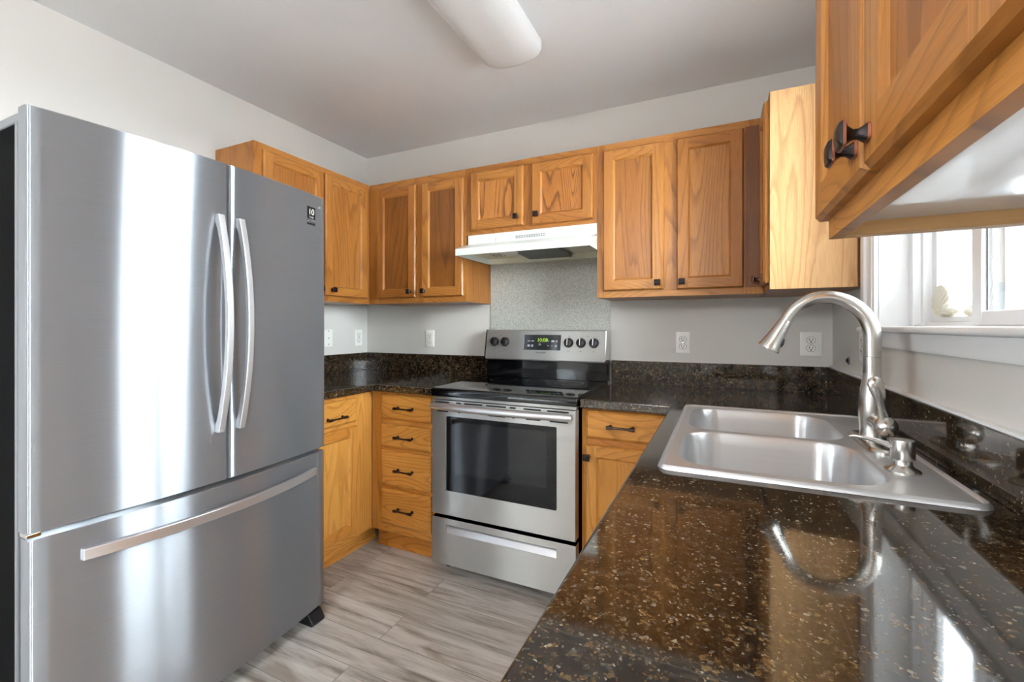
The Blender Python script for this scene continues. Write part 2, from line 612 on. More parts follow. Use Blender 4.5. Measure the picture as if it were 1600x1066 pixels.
def text(name, body, size, mat, parent, M, align='CENTER', depth=0.0003):
    cu = bpy.data.curves.new(name, 'FONT')
    cu.body = body
    cu.size = size
    cu.align_x = align
    cu.align_y = 'CENTER'
    cu.extrude = depth
    t = bpy.data.objects.new(name, cu)
    COL.objects.link(t)
    dg = bpy.context.evaluated_depsgraph_get()
    me = bpy.data.meshes.new_from_object(t.evaluated_get(dg))
    bpy.data.objects.remove(t)
    bpy.data.curves.remove(cu)
    me.transform(M)
    me.materials.clear()
    me.materials.append(mat)
    o = bpy.data.objects.new(name, me)
    COL.objects.link(o)
    o.parent = parent
    return o


# ------------------------------------------------------------------ the room
XL, XR, YB, ZC = -2.382, 0.476, 2.5415, 2.48
YR, XE = -3.6, 2.4          # rear wall of the dining end, its far side wall
S = 'structure'
T = 0.12
box('floor', (XL - T, XE + T, YR - T, YB + T, -0.06, 0), FLOOR, kind=S, smooth=0)
box('ceiling', (XL - T, XE + T, YR - T, YB + T, ZC, ZC + 0.06), CEIL, kind=S, smooth=0)
m = MB()
LW0, LW1, LWZ0, LWZ1 = -3.25, -0.45, 0.90, 1.70
for q in ((YR - T, LW0, 0, ZC), (LW1, YB + T, 0, ZC), (LW0, LW1, 0, LWZ0), (LW0, LW1, LWZ1, ZC)):
    m.box(XL - T, XL, *q)
m.build('wall_left', WALL, kind=S, smooth=0)
box('wall_back', (XL, XR + 0.15, YB, YB + T, 0, ZC), WALL, kind=S, smooth=0)
# right wall with the sink window; it ends where the dining end opens
WY0, WY1, WZ0, WZ1 = 1.035, 1.868, 1.215, 2.19
RW = XR + 0.15
m = MB()
YE = -0.25
for q in ((YE, WY0, 0, ZC), (WY1, YB, 0, ZC), (WY0, WY1, 0, WZ0), (WY0, WY1, WZ1, ZC)):
    m.box(XR, RW, *q)
m.build('wall_right', WALL, kind=S, smooth=0)
# dining end, its side-wall opening added to let in fill light
box('wall_front_return', (RW, XE, YE, YE + T, 0, ZC), WALL, kind=S, smooth=0)
m = MB()
for q in ((YR, -2.6, 0, ZC), (-1.6, YE, 0, ZC), (-2.6, -1.6, 0, 0.9), (-2.6, -1.6, 2.1, ZC)):
    m.box(XE, XE + T, *q)
m.build('wall_dining', WALL, kind=S, smooth=0)
box('wall_rear', (XL, XE, YR - T, YR, 0, ZC), WALLD, kind=S, smooth=0)
box('baseboard_left', (XL, XL + 0.015, YR, 0.3, 0, 0.12), TRIM, kind=S, bevel=0.003)
box('baseboard_rear', (XL + 0.015, XE, YR, YR + 0.015, 0, 0.12), TRIM, kind=S, bevel=0.003)
# --- unseen window behind the camera, added to light the right-hand wall
m = MB()
for q in ((LW0 - 0.08, LW0, LWZ0 - 0.08, LWZ1 + 0.08), (LW1, LW1 + 0.08, LWZ0 - 0.08, LWZ1 + 0.08), (LW0, LW1, LWZ1, LWZ1 + 0.08), (LW0, LW1, LWZ0 - 0.08, LWZ0)):
    m.box(XL, XL + 0.018, *q)
d2 = m.build('fill_window', TRIM, kind=S, bevel=0.003)
box('glass_pane', (XL - 0.07, XL - 0.064, LW0, LW1, LWZ0, LWZ1), TINTED, d2, smooth=0)

# --- sink window
w = thing('window_1', 'white sliding window with stool and apron above the sink', 'window')
w['kind'] = S
XG = 0.553
m = MB()          # casing with a stepped profile
for a, b, z0, z1 in ((WY1 - 0.006, 2.0 - 0.035, 1.235, WZ1 + 0.11), (WY0 - 0.10, WY0 + 0.006, 1.235, WZ1 + 0.11)):
    s0 = 1 if a > 1.5 else -1
    m.box(XR - 0.014, XR, a, b, z0, z1)
m.box(XR - 0.022, XR, 1.945, 1.985, 1.235, WZ1 + 0.13)
m.box(XR - 0.018, XR, 1.875, 1.885, 1.235, WZ1 + 0.10)
m.box(XR - 0.022, XR, WY0 - 0.12, WY0 - 0.08, 1.235, WZ1 + 0.13)
m.box(XR - 0.018, XR, WY0 - 0.017, WY0 - 0.007, 1.235, WZ1 + 0.10)
m.box(XR - 0.014, XR, WY0 - 0.1, WY1 + 0.1, WZ1 - 0.006, WZ1 + 0.11)
m.build('window_casing', TRIM, w, bevel=0.003)
m = MB()          # jamb liners
m.box(XR, XG, WY1 - 0.008, WY1, WZ0, WZ1)
m.box(XR, XG, WY0, WY0 + 0.008, WZ0, WZ1)
m.box(XR, XG, WY0, WY1, WZ1 - 0.008, WZ1)
m.build('window_jamb', TRIM, w, smooth=0)
m = MB()
m.box(XR - 0.035, XG, WY0 - 0.13, 1.985, WZ0, 1.2335)
m.build('window_stool', TRIM, w, bevel=0.008, segs=3)
m = MB()
m.loft([[(XR - d, y, z) for d, z in ((0.0, 1.214), (0.016, 1.214), (0.016, 1.196), (0.011, 1.186), (0.013, 1.176), (0.009, 1.167), (0.0, 1.167))] for y in (WY0 - 0.12, 1.975)])
m.build('window_apron', TRIM, w, smooth=50)
XO = 0.625
m = MB()          # vinyl frame, stepped tracks
for y0, y1 in ((WY1 - 0.040, WY1), (WY0, WY0 + 0.040)):
    m.box(XG, XO, y0, y1, WZ0, WZ1)
m.box(XG, XO, WY0, WY1, WZ0, 1.236)
m.box(XG, XO, WY0, WY1, WZ1 - 0.04, WZ1)
m.box(0.574, XO, WY1 - 0.055, WY1 - 0.03, WZ0, WZ1)
m.box(0.580, XO, WY0, WY1, 1.23, 1.246)
m.build('window_frame', VINYL, w, bevel=0.002)
YM = 1.453


def sash(nm, x0, x1, y0, y1, z0, z1, sw, rail):
    m = MB()
    m.box(x0, x1, y0, y0 + sw, z0, z1)
    m.box(x0, x1, y1 - sw, y1, z0, z1)
    m.box(x0, x1, y0 + sw, y1 - sw, z0, z0 + rail)
    m.box(x0, x1, y0 + sw, y1 - sw, z1 - rail, z1)
    o = m.build(nm, VINYL, w, bevel=0.003)
    xm = (x0 + x1) / 2
    box('glass_pane', (xm - 0.002, xm + 0.002, y0 + sw - 0.004, y1 - sw + 0.004, z0 + rail - 0.004, z1 - rail + 0.004), GLASS, o, smooth=0)
    return o


sash('sash', 0.596, 0.616, YM - 0.03, WY1 - 0.050, 1.246, WZ1 - 0.04, 0.036, 0.016)
sash('sash', 0.562, 0.584, WY0 + 0.030, YM + 0.03, 1.236, WZ1 - 0.03, 0.045, 0.034)
box('sash_gasket', (0.572, 0.5735, YM - 0.018, YM - 0.0145, 1.272, 2.1), SOLDER, w, smooth=0)

# --- outside
g = box('ground', (-40, 60, -40, 70, -0.5, -0.3), GRASS, kind=S, smooth=0)
nb = thing('neighbor_house', 'white house with lap siding and grey roof seen through the window', 'house', (7.5, 22.5, -0.3), math.radians(-22))
m = MB()
nl = 36
prof = []
for i in range(nl):
    z = 0.9 + i * 0.105
    prof += [(-0.015, z), (-0.003, z + 0.105)]
prof += [(0.2, prof[-1][1]), (0.2, 0.9)]
m.loft([[(x, y, z) for y, z in prof] for x in (-9, 9)])
m.box(-9, 9, 0.01, 0.2, 0, 0.9)
m.build('siding_wall', SIDING, nb, smooth=0)
m = MB()
m.box(-9.2, 9.2, -0.35, 0.25, 4.68, 4.78)
m.box(-9.2, 9.2, -0.37, -0.33, 4.66, 4.86)
m.box(-9, 9, -0.04, 0.0, 2.0, 2.12)
m.build('eave_trim', HTRIM, nb, bevel=0.005)
MB().loft([[(x, -0.37, 4.84), (x, -0.37, 4.90), (x, 4.0, 7.1), (x, 8, 4.9), (x, 8, 4.84)] for x in (-9.3, 9.3)]).build('roof', SHINGLE, nb, smooth=0)


def ornament(label, loc, rx, hw, hh, rz=0.0, tilt=0.0):
    """fan-ribbed oval disc, ribs meeting at its lower point"""
    m = MB()
    N = 48
    outer = []
    for i in range(N):
        a = 2 * PI * i / N - PI / 2
        outer.append((hw * math.cos(a) * (1 - 0.10 * (math.sin(a) < 0) * abs(math.sin(a))), hh * math.sin(a)))
    rings = []
    for k, (s, d) in enumerate(((1.0, 0.0), (0.97, -0.006), (0.7, -0.014), (0.35, -0.010), (0.06, -0.003))):
        ring = []
        for i, (a, b) in enumerate(outer):
            rib = 0.0022 if (i % 3 == 0 and 0 < k < 4) else 0.0
            ring.append((a * s, d - rib, (b + hh) * s + (1 - s) * 0.0))
        rings.append(ring)
    back = [[(p[0] * q, 0.006, p[2] * q) for p in rings[0]] for q in (1.0, 0.5, 0.06)]
    m.loft(list(reversed(rings)) + back)
    m.M = Matrix.Identity(4)
    o = m.build('shell_ornament', SHELL, smooth=35)
    o.location = loc
    o.rotation_euler = (rx, tilt, rz)
    return tag(o, label, 'ornament')


# ------------------------------------------------------------------ cabinet builder
def knob(parent, x, z, side='b'):
    """square-headed bronze knob, base on the door face at y=-0.02"""
    m = MB()
    y0 = -0.0205

    def sq(h, y, r):
        return [(x + a, y, z + b) for a, b in rrect(-h, h, -h, h, r, 3)]
    m.loft([sq(0.0095, y0, 0.003), sq(0.0095, y0 - 0.003, 0.003)], mi=1)
    m.loft([sq(0.009, y0 - 0.003, 0.003), sq(0.0058, y0 - 0.010, 0.004), sq(0.0058, y0 - 0.015, 0.004), sq(0.0095, y0 - 0.021, 0.004), sq(0.0142, y0 - 0.0235, 0.004)], mi=0)
    m.loft([sq(0.0148, y0 - 0.0235, 0.004), sq(0.0150, y0 - 0.0265, 0.004)], mi=1)
    m.loft([sq(0.0148, y0 - 0.0265, 0.004), sq(0.013, y0 - 0.0295, 0.004), sq(0.006, y0 - 0.0315, 0.003)], mi=0)
    return m.build('knob', [BRONZE, COPPER], parent, smooth=40)


def pull(parent, x, z, L=0.118):
    m = MB()
    y0 = -0.0195
    for s in (-1, 1):
        xx = x + s * (L / 2 - 0.012)
        m.lathe([(0.0085, 0), (0.0085, -0.003), (0.005, -0.008), (0.005, -0.020), (0.007, -0.024)], (xx, y0, z), 'y', 14)
    n = 12
    pts = [(x - L / 2 + L * i / n, y0 - 0.026, z) for i in range(n + 1)]
    rad = [0.0072, 0.0085, 0.0072, 0.005, 0.0045, 0.0045, 0.0045, 0.0045, 0.0045, 0.005, 0.0072, 0.0085, 0.0072]
    m.tube(pts, rad, 12)
    return m.build('pull_handle', PULLM, parent, smooth=50)


def door(parent, x0, x1, z0, z1, panel=None, kx=None, kz=None, sw=0.050):
    """cope-and-stick frame with a recessed flat panel (sub-part) and a knob (sub-part)"""
    m = MB()
    W = [(0.0, 0.0), (0.0, -0.0125), (0.006, -0.0200), (sw, -0.0200), (sw + 0.009, -0.0115), (sw + 0.009, -0.006)]

    def ring(o, y):
        return [m.v(p) for p in ((x0 + o, y, z0 + o), (x1 - o, y, z0 + o), (x1 - o, y, z1 - o), (x0 + o, y, z1 - o))]
    R = [ring(o, y) for o, y in W]
    for k in range(5):
        if k == 2:
            continue
        a, b = R[k], R[k + 1]
        for i in range(4):
            j = (i + 1) % 4
            m.f([a[i], a[j], b[j], b[i]], 1 if i in (0, 2) else 0)
    o, i_ = R[2], R[3]
    y = -0.0200
    e = 0.006
    # stiles run through, rails sit between them
    bl, br = m.v((x0 + sw, y, z0 + e)), m.v((x1 - sw, y, z0 + e))
    tl, tr = m.v((x0 + sw, y, z1 - e)), m.v((x1 - sw, y, z1 - e))
    m.f([o[0], bl, i_[0], i_[3], tl, o[3]], 0)
    m.f([br, o[1], o[2], tr, i_[2], i_[1]], 0)
    m.f([bl, br, i_[1], i_[0]], 1)
    m.f([i_[3], i_[2], tr, tl], 1)
    m.f([R[0][0], R[0][1], R[0][2], R[0][3]], 0)
    bmesh.ops.remove_doubles(m.bm, verts=m.bm.verts, dist=1e-6)
    d = m.build('door', [OAK_V, OAK_H], parent, smooth=0)
    s = sw + 0.008
    box('door_panel', (x0 + s, x1 - s, -0.0112, -0.006, z0 + s, z1 - s), panel or OAK_P, d, smooth=0)
    if kx is not None:
        knob(d, kx, kz)
    return d


def drawer(parent, x0, x1, z0, z1, px=None, pz=None):
    m = MB()
    R = []
    for o, y in ((0, 0), (0, -0.010), (0.004, -0.014), (0.012, -0.0195)):
        R.append([(x0 + o, y, z0 + o), (x1 - o, y, z0 + o), (x1 - o, y, z1 - o), (x0 + o, y, z1 - o)])
    m.loft(R)
    d = m.build('drawer_front', OAK_H, parent, smooth=0)
    pull(d, (x0 + x1) / 2 if px is None else px, (z0 + z1) / 2 if pz is None else pz)
    return d


def carcass(parent, W, depth, z0, z1, open_bottom=False, fr=0.038, mids=(), rails=(), end_mat=None, fmat=None):
    """local frame: x width, front of the face frame at y=0, depth towards +y"""
    m = MB()
    t = 0.012
    yb = depth - 0.001
    ft = 0.019
    m.box(0.0015, t, ft, yb, z0, z1)
    m.box(W - t, W - 0.0015, ft, yb, z0, z1)
    zb = z0 + (0.022 if open_bottom else 0.0)
    m.box(t, W - t, ft, yb, zb, zb + t, 2)
    m.box(t, W - t, ft, yb, z1 - t, z1)
    m.box(t, W - t, yb - 0.006, yb, zb + t, z1 - t)
    m.build('cabinet_box', [end_mat or OAK_V, OAK_H, GREYBOARD if open_bottom else OAK_V], parent, smooth=0)
    m = MB()
    lo, hi = fr
    m.box(0, lo, 0, ft, z0, z1, 0)
    m.box(W - hi, W, 0, ft, z0, z1, 0)
    for a, b in mids:
        m.box(a, b, 0.0002, ft, z0 + 0.001, z1 - 0.001, 0)
    for a, b in rails:
        m.box(lo, W - hi, 0.0001, ft, a, b, 1)
    m.build('face_frame', [fmat or OAK_V, OAK_H], parent, smooth=0)


UZ0, UZ1 = 1.378, 2.15
UY = 2.236
UD = YB - UY
# -- left wall upper (faces +x): local x -> +y
c = thing('upper_cabinet', 'two-door oak wall cabinet on the left wall, partly hidden by the refrigerator', 'cabinet', (-2.077, 1.441, 0), PI / 2)
carcass(c, UY - 1.441 - 0.001, 0.304, UZ0, UZ1, fr=(0.045, 0.036), mids=((0.405, 0.44),), rails=((UZ0, UZ0 + 0.04), (UZ1 - 0.04, UZ1)))
door(c, 0.042, 0.413, 1.412, 2.117, kx=0.38, kz=1.447)
door(c, 0.427, 0.762, 1.412, 2.117, kx=0.47, kz=1.447)
# -- back wall, left of the hood
c = thing('upper_cabinet', 'oak wall cabinet in the left corner, its door panels toned darker for shade and stains', 'cabinet', (-2.076, UY, 0))
carcass(c, 0.733, UD, UZ0, UZ1, fr=(0.08, 0.03), mids=((0.37, 0.432),), rails=((UZ0, UZ0 + 0.04), (UZ1 - 0.05, UZ1)), fmat=OAK_V)
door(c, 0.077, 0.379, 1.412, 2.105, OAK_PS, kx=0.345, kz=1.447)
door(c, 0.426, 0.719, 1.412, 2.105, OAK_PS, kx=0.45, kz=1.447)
# -- over the hood
c = thing('upper_cabinet', 'short two-door oak wall cabinet above the white range hood', 'cabinet', (-1.3425, UY, 0))
carcass(c, 0.772, UD, 1.760, UZ1, fr=(0.045, 0.03), mids=((0.36, 0.425),), rails=((1.76, 1.795), (UZ1 - 0.04, UZ1)))
door(c, 0.038, 0.366, 1.786, 2.115, OAK_PB, 0.332, 1.832)
door(c, 0.418, 0.752, 1.782, 2.115, OAK_PB, 0.450, 1.832)
# -- right of the hood
c = thing('upper_cabinet', 'tall two-door oak wall cabinet right of the range hood', 'cabinet', (-0.570, UY, 0))
carcass(c, 0.739, UD, UZ0, UZ1, fr=(0.045, 0.085), mids=((0.31, 0.395),), rails=((UZ0, UZ0 + 0.04), (UZ1 - 0.04, UZ1)))
door(c, 0.034, 0.323, 1.411, 2.114, kx=0.298, kz=1.441)
door(c, 0.381, 0.661, 1.408, 2.114, kx=0.406, kz=1.441)
box('filler_stile', (0.668, 0.735, -0.004, 0.0, UZ0 + 0.03, UZ1 - 0.03), OAK_D, c, smooth=0)
# -- right wall corner cabinet (faces -x): local x -> -y
c = thing('upper_cabinet', 'oak corner wall cabinet with a pale veneer side panel, left of the window', 'cabinet', (0.171, 2.5405, 0), -PI / 2)
carcass(c, 0.536, 0.304, UZ0, UZ1, fr=(0.3, 0.04), rails=((UZ0, UZ0 + 0.04), (UZ1 - 0.04, UZ1)), end_mat=OAK_V, fmat=OAK_D)
door(c, 0.325, 0.531, 1.405, 2.118, kx=0.352, kz=1.437)
box('side_panel', (0.5365, 0.5400, 0.002, 0.279, UZ0 + 0.001, UZ1 - 0.001), OAK_L, c, smooth=0)['label'] = 'pale unstained oak side panel'
box('scribe_strip', (0.5365, 0.5420, 0.280, 0.303, UZ0 + 0.002, UZ1 - 0.002), OAK_D, c, smooth=0)
# -- near right cabinet
c = thing('upper_cabinet', 'large oak wall cabinet nearest the camera, its pale underside showing', 'cabinet', (0.171, 0.942, 0), -PI / 2)
carcass(c, 0.640, 0.304, 1.386, UZ1, open_bottom=True, fr=(0.04, 0.04), mids=((0.26, 0.32),), rails=((1.386, 1.43), (UZ1 - 0.04, UZ1)))
door(c, -0.004, 0.2865, 1.4185, 2.118, kx=0.262, kz=1.452, sw=0.054)
door(c, 0.2915, 0.592, 1.4185, 2.118, kx=0.318, kz=1.452, sw=0.054)
m = MB()
m.box(0.0125, 0.030, 0.0195, 0.303, 1.3862, 1.4078)
m.build('light_rail', RAWWOOD, c, smooth=0)['label'] = 'raw pale cleat under the cabinet end'

# ------------------------------------------------------------------ base cabinets
OAK_V, OAK_H, OAK_P = OAK_V2, OAK_H2, OAK_P2      # the base run is a lighter, more golden oak
BZ0, BZ1 = 0.105, 0.8745
BY = 1.93


def toe(parent, W, depth, z=BZ0, fy=0.06):
    m = MB()
    m.box(0, W, fy, fy + 0.014, 0, z)
    m.loft([[(x, fy - 0.012, 0), (x, fy, 0), (x, fy, 0.018), (x, fy - 0.004, 0.016), (x, fy - 0.010, 0.008)] for x in (0, W)])
    m.box(0.0, 0.014, fy + 0.014, depth - 0.002, 0, z)
    m.box(W - 0.014, W, fy + 0.014, depth - 0.002, 0, z)
    return m.build('toe_kick', OAK_H, parent, smooth=0)


c = thing('base_cabinet', 'oak base cabinet beside the refrigerator with one drawer over one door', 'cabinet', (-1.772, 1.425, 0), PI / 2)
carcass(c, 0.503, 0.609, BZ0, BZ1, fr=(0.03, 0.132), rails=((BZ0, BZ0 + 0.045), (0.70, 0.735), (BZ1 - 0.03, BZ1)))
toe(c, 0.60, 0.60, fy=0.065)
drawer(c, 0.012, 0.373, 0.726, 0.853, px=0.222, pz=0.771)
door(c, 0.012, 0.373, 0.140, 0.706, sw=0.05)
c = thing('drawer_cabinet', 'oak base cabinet with a stack of four drawers left of the range', 'cabinet', (-1.770, BY, 0))
carcass(c, 0.437, 0.610, BZ0, BZ1, fr=(0.085, 0.03), rails=((BZ0, BZ0 + 0.05), (0.345, 0.365), (0.555, 0.578), (0.70, 0.73), (BZ1 - 0.02, BZ1)))
toe(c, 0.437, 0.60, fy=0.05)
for z0, z1 in ((0.727, 0.861), (0.574, 0.700), (0.363, 0.555), (0.150, 0.345)):
    drawer(c, 0.072, 0.405, z0, z1, px=0.243)
c = thing('base_cabinet', 'oak base cabinet right of the range with one drawer over one door', 'cabinet', (-0.560, BY, 0))
carcass(c, 0.398, 0.610, BZ0, BZ1, fr=(0.03, 0.04), rails=((BZ0, BZ0 + 0.05), (0.70, 0.75), (BZ1 - 0.02, BZ1)))
toe(c, 0.398, 0.60, fy=0.065)
drawer(c, 0.020, 0.372, 0.741, 0.866, px=0.177, pz=0.803)
door(c, 0.020, 0.372, 0.140, 0.712, kx=0.030, kz=0.663, sw=0.048)
# base run under the sink counter
c = thing('sink_cabinet', 'oak base cabinet run under the sink counter, doors facing the aisle', 'cabinet', (-0.150, 1.928, 0), -PI / 2)
m = MB()
m.box(0, 0.02, 0.019, 0.62, BZ0, 0.72, 0)
m.box(1.60, 1.62, 0.019, 0.62, BZ0, BZ1, 0)
m.box(0.02, 1.60, 0.019, 0.62, BZ0, BZ0 + 0.015, 0)
m.box(0.02, 1.60, 0.612, 0.62, BZ0 + 0.015, 0.70, 0)
m.box(0.0, 1.62, 0, 0.019, BZ0, BZ1, 0)
m.build('cabinet_box', [OAK_V], c, smooth=0)
toe(c, 1.62, 0.60, fy=0.065)
door(c, 0.10, 0.46, 0.14, 0.71)
door(c, 0.48, 0.84, 0.14, 0.71)
door(c, 0.90, 1.24, 0.14, 0.71)
door(c, 1.26, 1.60, 0.14, 0.71)

# ------------------------------------------------------------------ countertops
CT0, CT1 = 0.876, 0.914
SPL = 1.042


def slab(m, outer, holes, z0, z1):
    """plate with holes: filled top and bottom, walled sides"""
    bm = m.bm
    for z in (z0, z1):
        edges = []
        for loop in [outer] + holes:
            vs_ = [bm.verts.new((x, y, z)) for x, y in loop]
            for a, b in zip(vs_, vs_[1:] + vs_[:1]):
                edges.append(bm.edges.new((a, b)))
        bmesh.ops.triangle_fill(bm, use_beauty=True, use_dissolve=False, edges=edges)
    for loop in [outer] + holes:
        lo = [bm.verts.new((x, y, z0)) for x, y in loop]
        hi = [bm.verts.new((x, y, z1)) for x, y in loop]
        n = len(loop)
        for i in range(n):
            j = (i + 1) % n
            bm.faces.new([lo[i], lo[j], hi[j], hi[i]])
    bmesh.ops.remove_doubles(bm, verts=bm.verts, dist=1e-6)


c = thing('countertop', 'black speckled granite countertop in the left corner, beside the range', 'countertop', (0, 0, 0))
m = MB()
slab(m, [(XL + 0.001, 1.415), (-1.734, 1.415), (-1.734, 1.893), (-1.334, 1.893), (-1.334, YB - 0.001), (XL + 0.001, YB - 0.001)], [], CT0, CT1)
m.build('slab', GRANITE, c, bevel=0.006, segs=3, angle=50)
box('backsplash', (XL + 0.021, -1.334, YB - 0.02, YB - 0.001, CT1 + 0.0003, SPL), GRANITE, c, bevel=0.002)
box('backsplash', (XL + 0.001, XL + 0.020, 1.415, YB - 0.001, CT1 + 0.0003, SPL), GRANITE, c, bevel=0.002)
c = thing('countertop', 'glossy dark brown granite countertop holding the sink, running to the foreground', 'countertop', (0, 0, 0))
SX0, SX1, SY0, SY1 = -0.132, 0.434, 1.042, 1.905     # sink outline
m = MB()
slab(m, [(-0.1825, 0.25), (XR - 0.001, 0.25), (XR - 0.001, YB - 0.001), (-0.562, YB - 0.001), (-0.562, 1.893), (-0.1825, 1.893)],
     [[(SX0 + 0.02, SY0 + 0.02), (SX1 - 0.02, SY0 + 0.02), (SX1 - 0.02, SY1 - 0.02), (SX0 + 0.02, SY1 - 0.02)]], CT0, CT1)
m.build('slab', GRANITE, c, bevel=0.006, segs=3, angle=50)
box('backsplash', (-0.562, XR - 0.021, YB - 0.02, YB - 0.001, CT1 + 0.0003, SPL), GRANITE, c, bevel=0.002)
box('backsplash', (XR - 0.020, XR - 0.001, 0.25, YB - 0.001, CT1 + 0.0003, SPL), GRANITE, c, bevel=0.002)
o = box('caulk_bead', (XR - 0.018, XR - 0.0005, 0.25, YB - 0.022, SPL, SPL + 0.006), TRIM, c, bevel=0.002)
o['label'] = 'white caulk line'

# grey laminate panel behind the range
tag(box('splash_panel', (-1.342, -0.571, YB - 0.006, YB - 0.0005, 0.90, 1.70), LAMINATE, bevel=0.001), 'speckled grey laminate panel on the wall between range and hood', 'wall panel')

# ------------------------------------------------------------------ sink
s = thing('sink', 'stainless steel double bowl drop-in sink set in the granite countertop', 'sink', (0, 0, CT1))
B1 = (-0.098, 0.318, 1.478, 1.862)    # far bowl
B2 = (-0.098, 0.318, 1.086, 1.452)    # near bowl


def bowl_loop(b, r, off=0.0, n=10):
    return rrect(b[0] + off, b[1] - off, b[2] + off, b[3] - off, max(r - off * 0.6, 0.02), n)


m = MB()
deck = 0.006
slab_loops = [bowl_loop(B1, 0.085), bowl_loop(B2, 0.095)]
outer = rrect(SX0 + 0.014, SX1 - 0.014, SY0 + 0.014, SY1 - 0.014, 0.016)
bm = m.bm
edges = []
for loop in [outer] + slab_loops:
    v_ = [bm.verts.new((x, y, deck)) for x, y in loop]
    for a, b in zip(v_, v_[1:] + v_[:1]):
        edges.append(bm.edges.new((a, b)))
bmesh.ops.triangle_fill(bm, use_beauty=True, use_dissolve=False, edges=edges)
rings = []
for off, z in ((0.014, deck), (0.011, deck + 0.0035), (0.006, deck + 0.0045), (0.002, 0.006), (0.0, 0.0005)):
    rings.append([(x, y, z) for x, y in rrect(SX0 + off, SX1 - off, SY0 + off, SY1 - off, 0.030 - off)])
m.loft(rings, cap0=False, cap1=False)
bmesh.ops.remove_doubles(bm, verts=bm.verts, dist=1e-5)
m.build('deck', SINKM, s, smooth=40)
for b, r, dp in ((B1, 0.085, 0.185), (B2, 0.095, 0.19)):
    m = MB()
    rings = []
    for off, z in ((0.0, deck), (0.003, deck - 0.0015), (0.006, deck - 0.006), (0.010, -0.03), (0.018, -dp + 0.05), (0.024, -dp + 0.022), (0.038, -dp + 0.006), (0.06, -dp)):
        rings.append([(x, y, z) for x, y in bowl_loop(b, r, off)])
    m.loft(rings, cap0=False, cap1=True)
    bw = m.build('bowl', SINKB, s, smooth=50)
    MB().lathe([(0.045, 0.001), (0.043, 0.004), (0.034, 0.004), (0.030, -0.004), (0.0, -0.004)], ((b[0] + b[1]) / 2, (b[2] + b[3]) / 2, -dp), n=32).build('drain', CHROME, bw)

# ------------------------------------------------------------------ faucet
FX, FY, FZ = 0.366, 1.487, CT1 + 0.0062
fa = thing('faucet', 'brushed nickel gooseneck pull-down faucet standing on the sink deck', 'faucet', (FX, FY, FZ))
m = MB()
R = []
for off, z in ((0, 0), (0, 0.006), (0.004, 0.010), (0.010, 0.012)):
    R.append([(x, y, z) for x, y in rrect(-0.033 + off, 0.033 - off, -0.125 + off, 0.125 - off, 0.0325 - off, 8)])
m.loft(R)
m.build('deck_plate', NICKEL, fa, smooth=40)
MB().lathe([(0.030, 0.012), (0.030, 0.020), (0.027, 0.026), (0.029, 0.060), (0.031, 0.085), (0.030, 0.115), (0.027, 0.145), (0.0225, 0.168), (0.0208, 0.180), (0.0204, 0.19)], n=40).build('body', NICKEL, fa, smooth=40)
RS = 0.1035
Ztop = 0.285
pts, rad = [], []
for i in range(8):
    pts.append((0, 0, 0.18 + (Ztop - 0.18) * i / 8))
    rad.append(0.0202)
for i in range(33):
    a = PI * 0.86 * i / 32
    pts.append((-RS + RS * math.cos(a), 0, Ztop + RS * math.sin(a) * 1.06))
    rad.append(0.0202 - 0.0048 * i / 32)
m = MB()
m.tube(pts, rad, 24)
sp_ = m.build('spout', NICKEL, fa, smooth=60)
MB().tube([(0, 0, 0.232), (0, 0, 0.2335)], 0.0208, 24).build('spout_seam', GREYP, sp_)
p_end = Vector(pts[-1])
d_end = (Vector(pts[-1]) - Vector(pts[-3])).normalized()
hp, hr = [], []
for s_, r_ in ((0, 0.0156), (0.004, 0.0162), (0.03, 0.0192), (0.06, 0.0232), (0.082, 0.0268), (0.090, 0.0295), (0.094, 0.0298), (0.095, 0.027)):
    hp.append(p_end + d_end * s_)
    hr.append(r_)
sh = MB().tube(hp, hr, 28).build('spray_head', NICKEL, fa, smooth=40)
q = p_end + d_end * 0.075
MB().tube([q + d_end * (-0.018) + Vector((0.021, -0.004, -0.004)), q + Vector((0.024, -0.004, -0.004)), q + d_end * 0.012 + Vector((0.024, -0.004, -0.002))], [0.004, 0.006, 0.004], 10).build('spray_button', DARK, sh, smooth=60)
# handle: ball hub on the camera side, lever rising with a spoon-shaped tip
m = MB()
m.tube([(0, -0.018, 0.066), (0.004, -0.034, 0.063), (0.008, -0.050, 0.061)], [0.019, 0.0195, 0.022], 24)
N = 12
hub = [(0.0268 * math.sin(PI * i / N), -0.0268 * math.cos(PI * i / N)) for i in range(N + 1)]
m.lathe([(max(r, 0.0005), h) for r, h in hub], (0.011, -0.062, 0.059), 'y', 28)
hn = m.build('handle_hub', NICKEL, fa, smooth=60)
lv = [(0.008, -0.064, 0.078), (0.003, -0.066, 0.102), (-0.003, -0.068, 0.128), (-0.008, -0.069, 0.150), (-0.010, -0.069, 0.168), (-0.0105, -0.068, 0.180), (-0.0105, -0.067, 0.186)]
MB().tube(lv, [0.014, 0.0095, 0.0098, 0.0145, 0.0178, 0.0145, 0.004], 20, sx=0.5, sy=1.0, up=(0, -1, 0)).build('lever', NICKEL, hn, smooth=60)

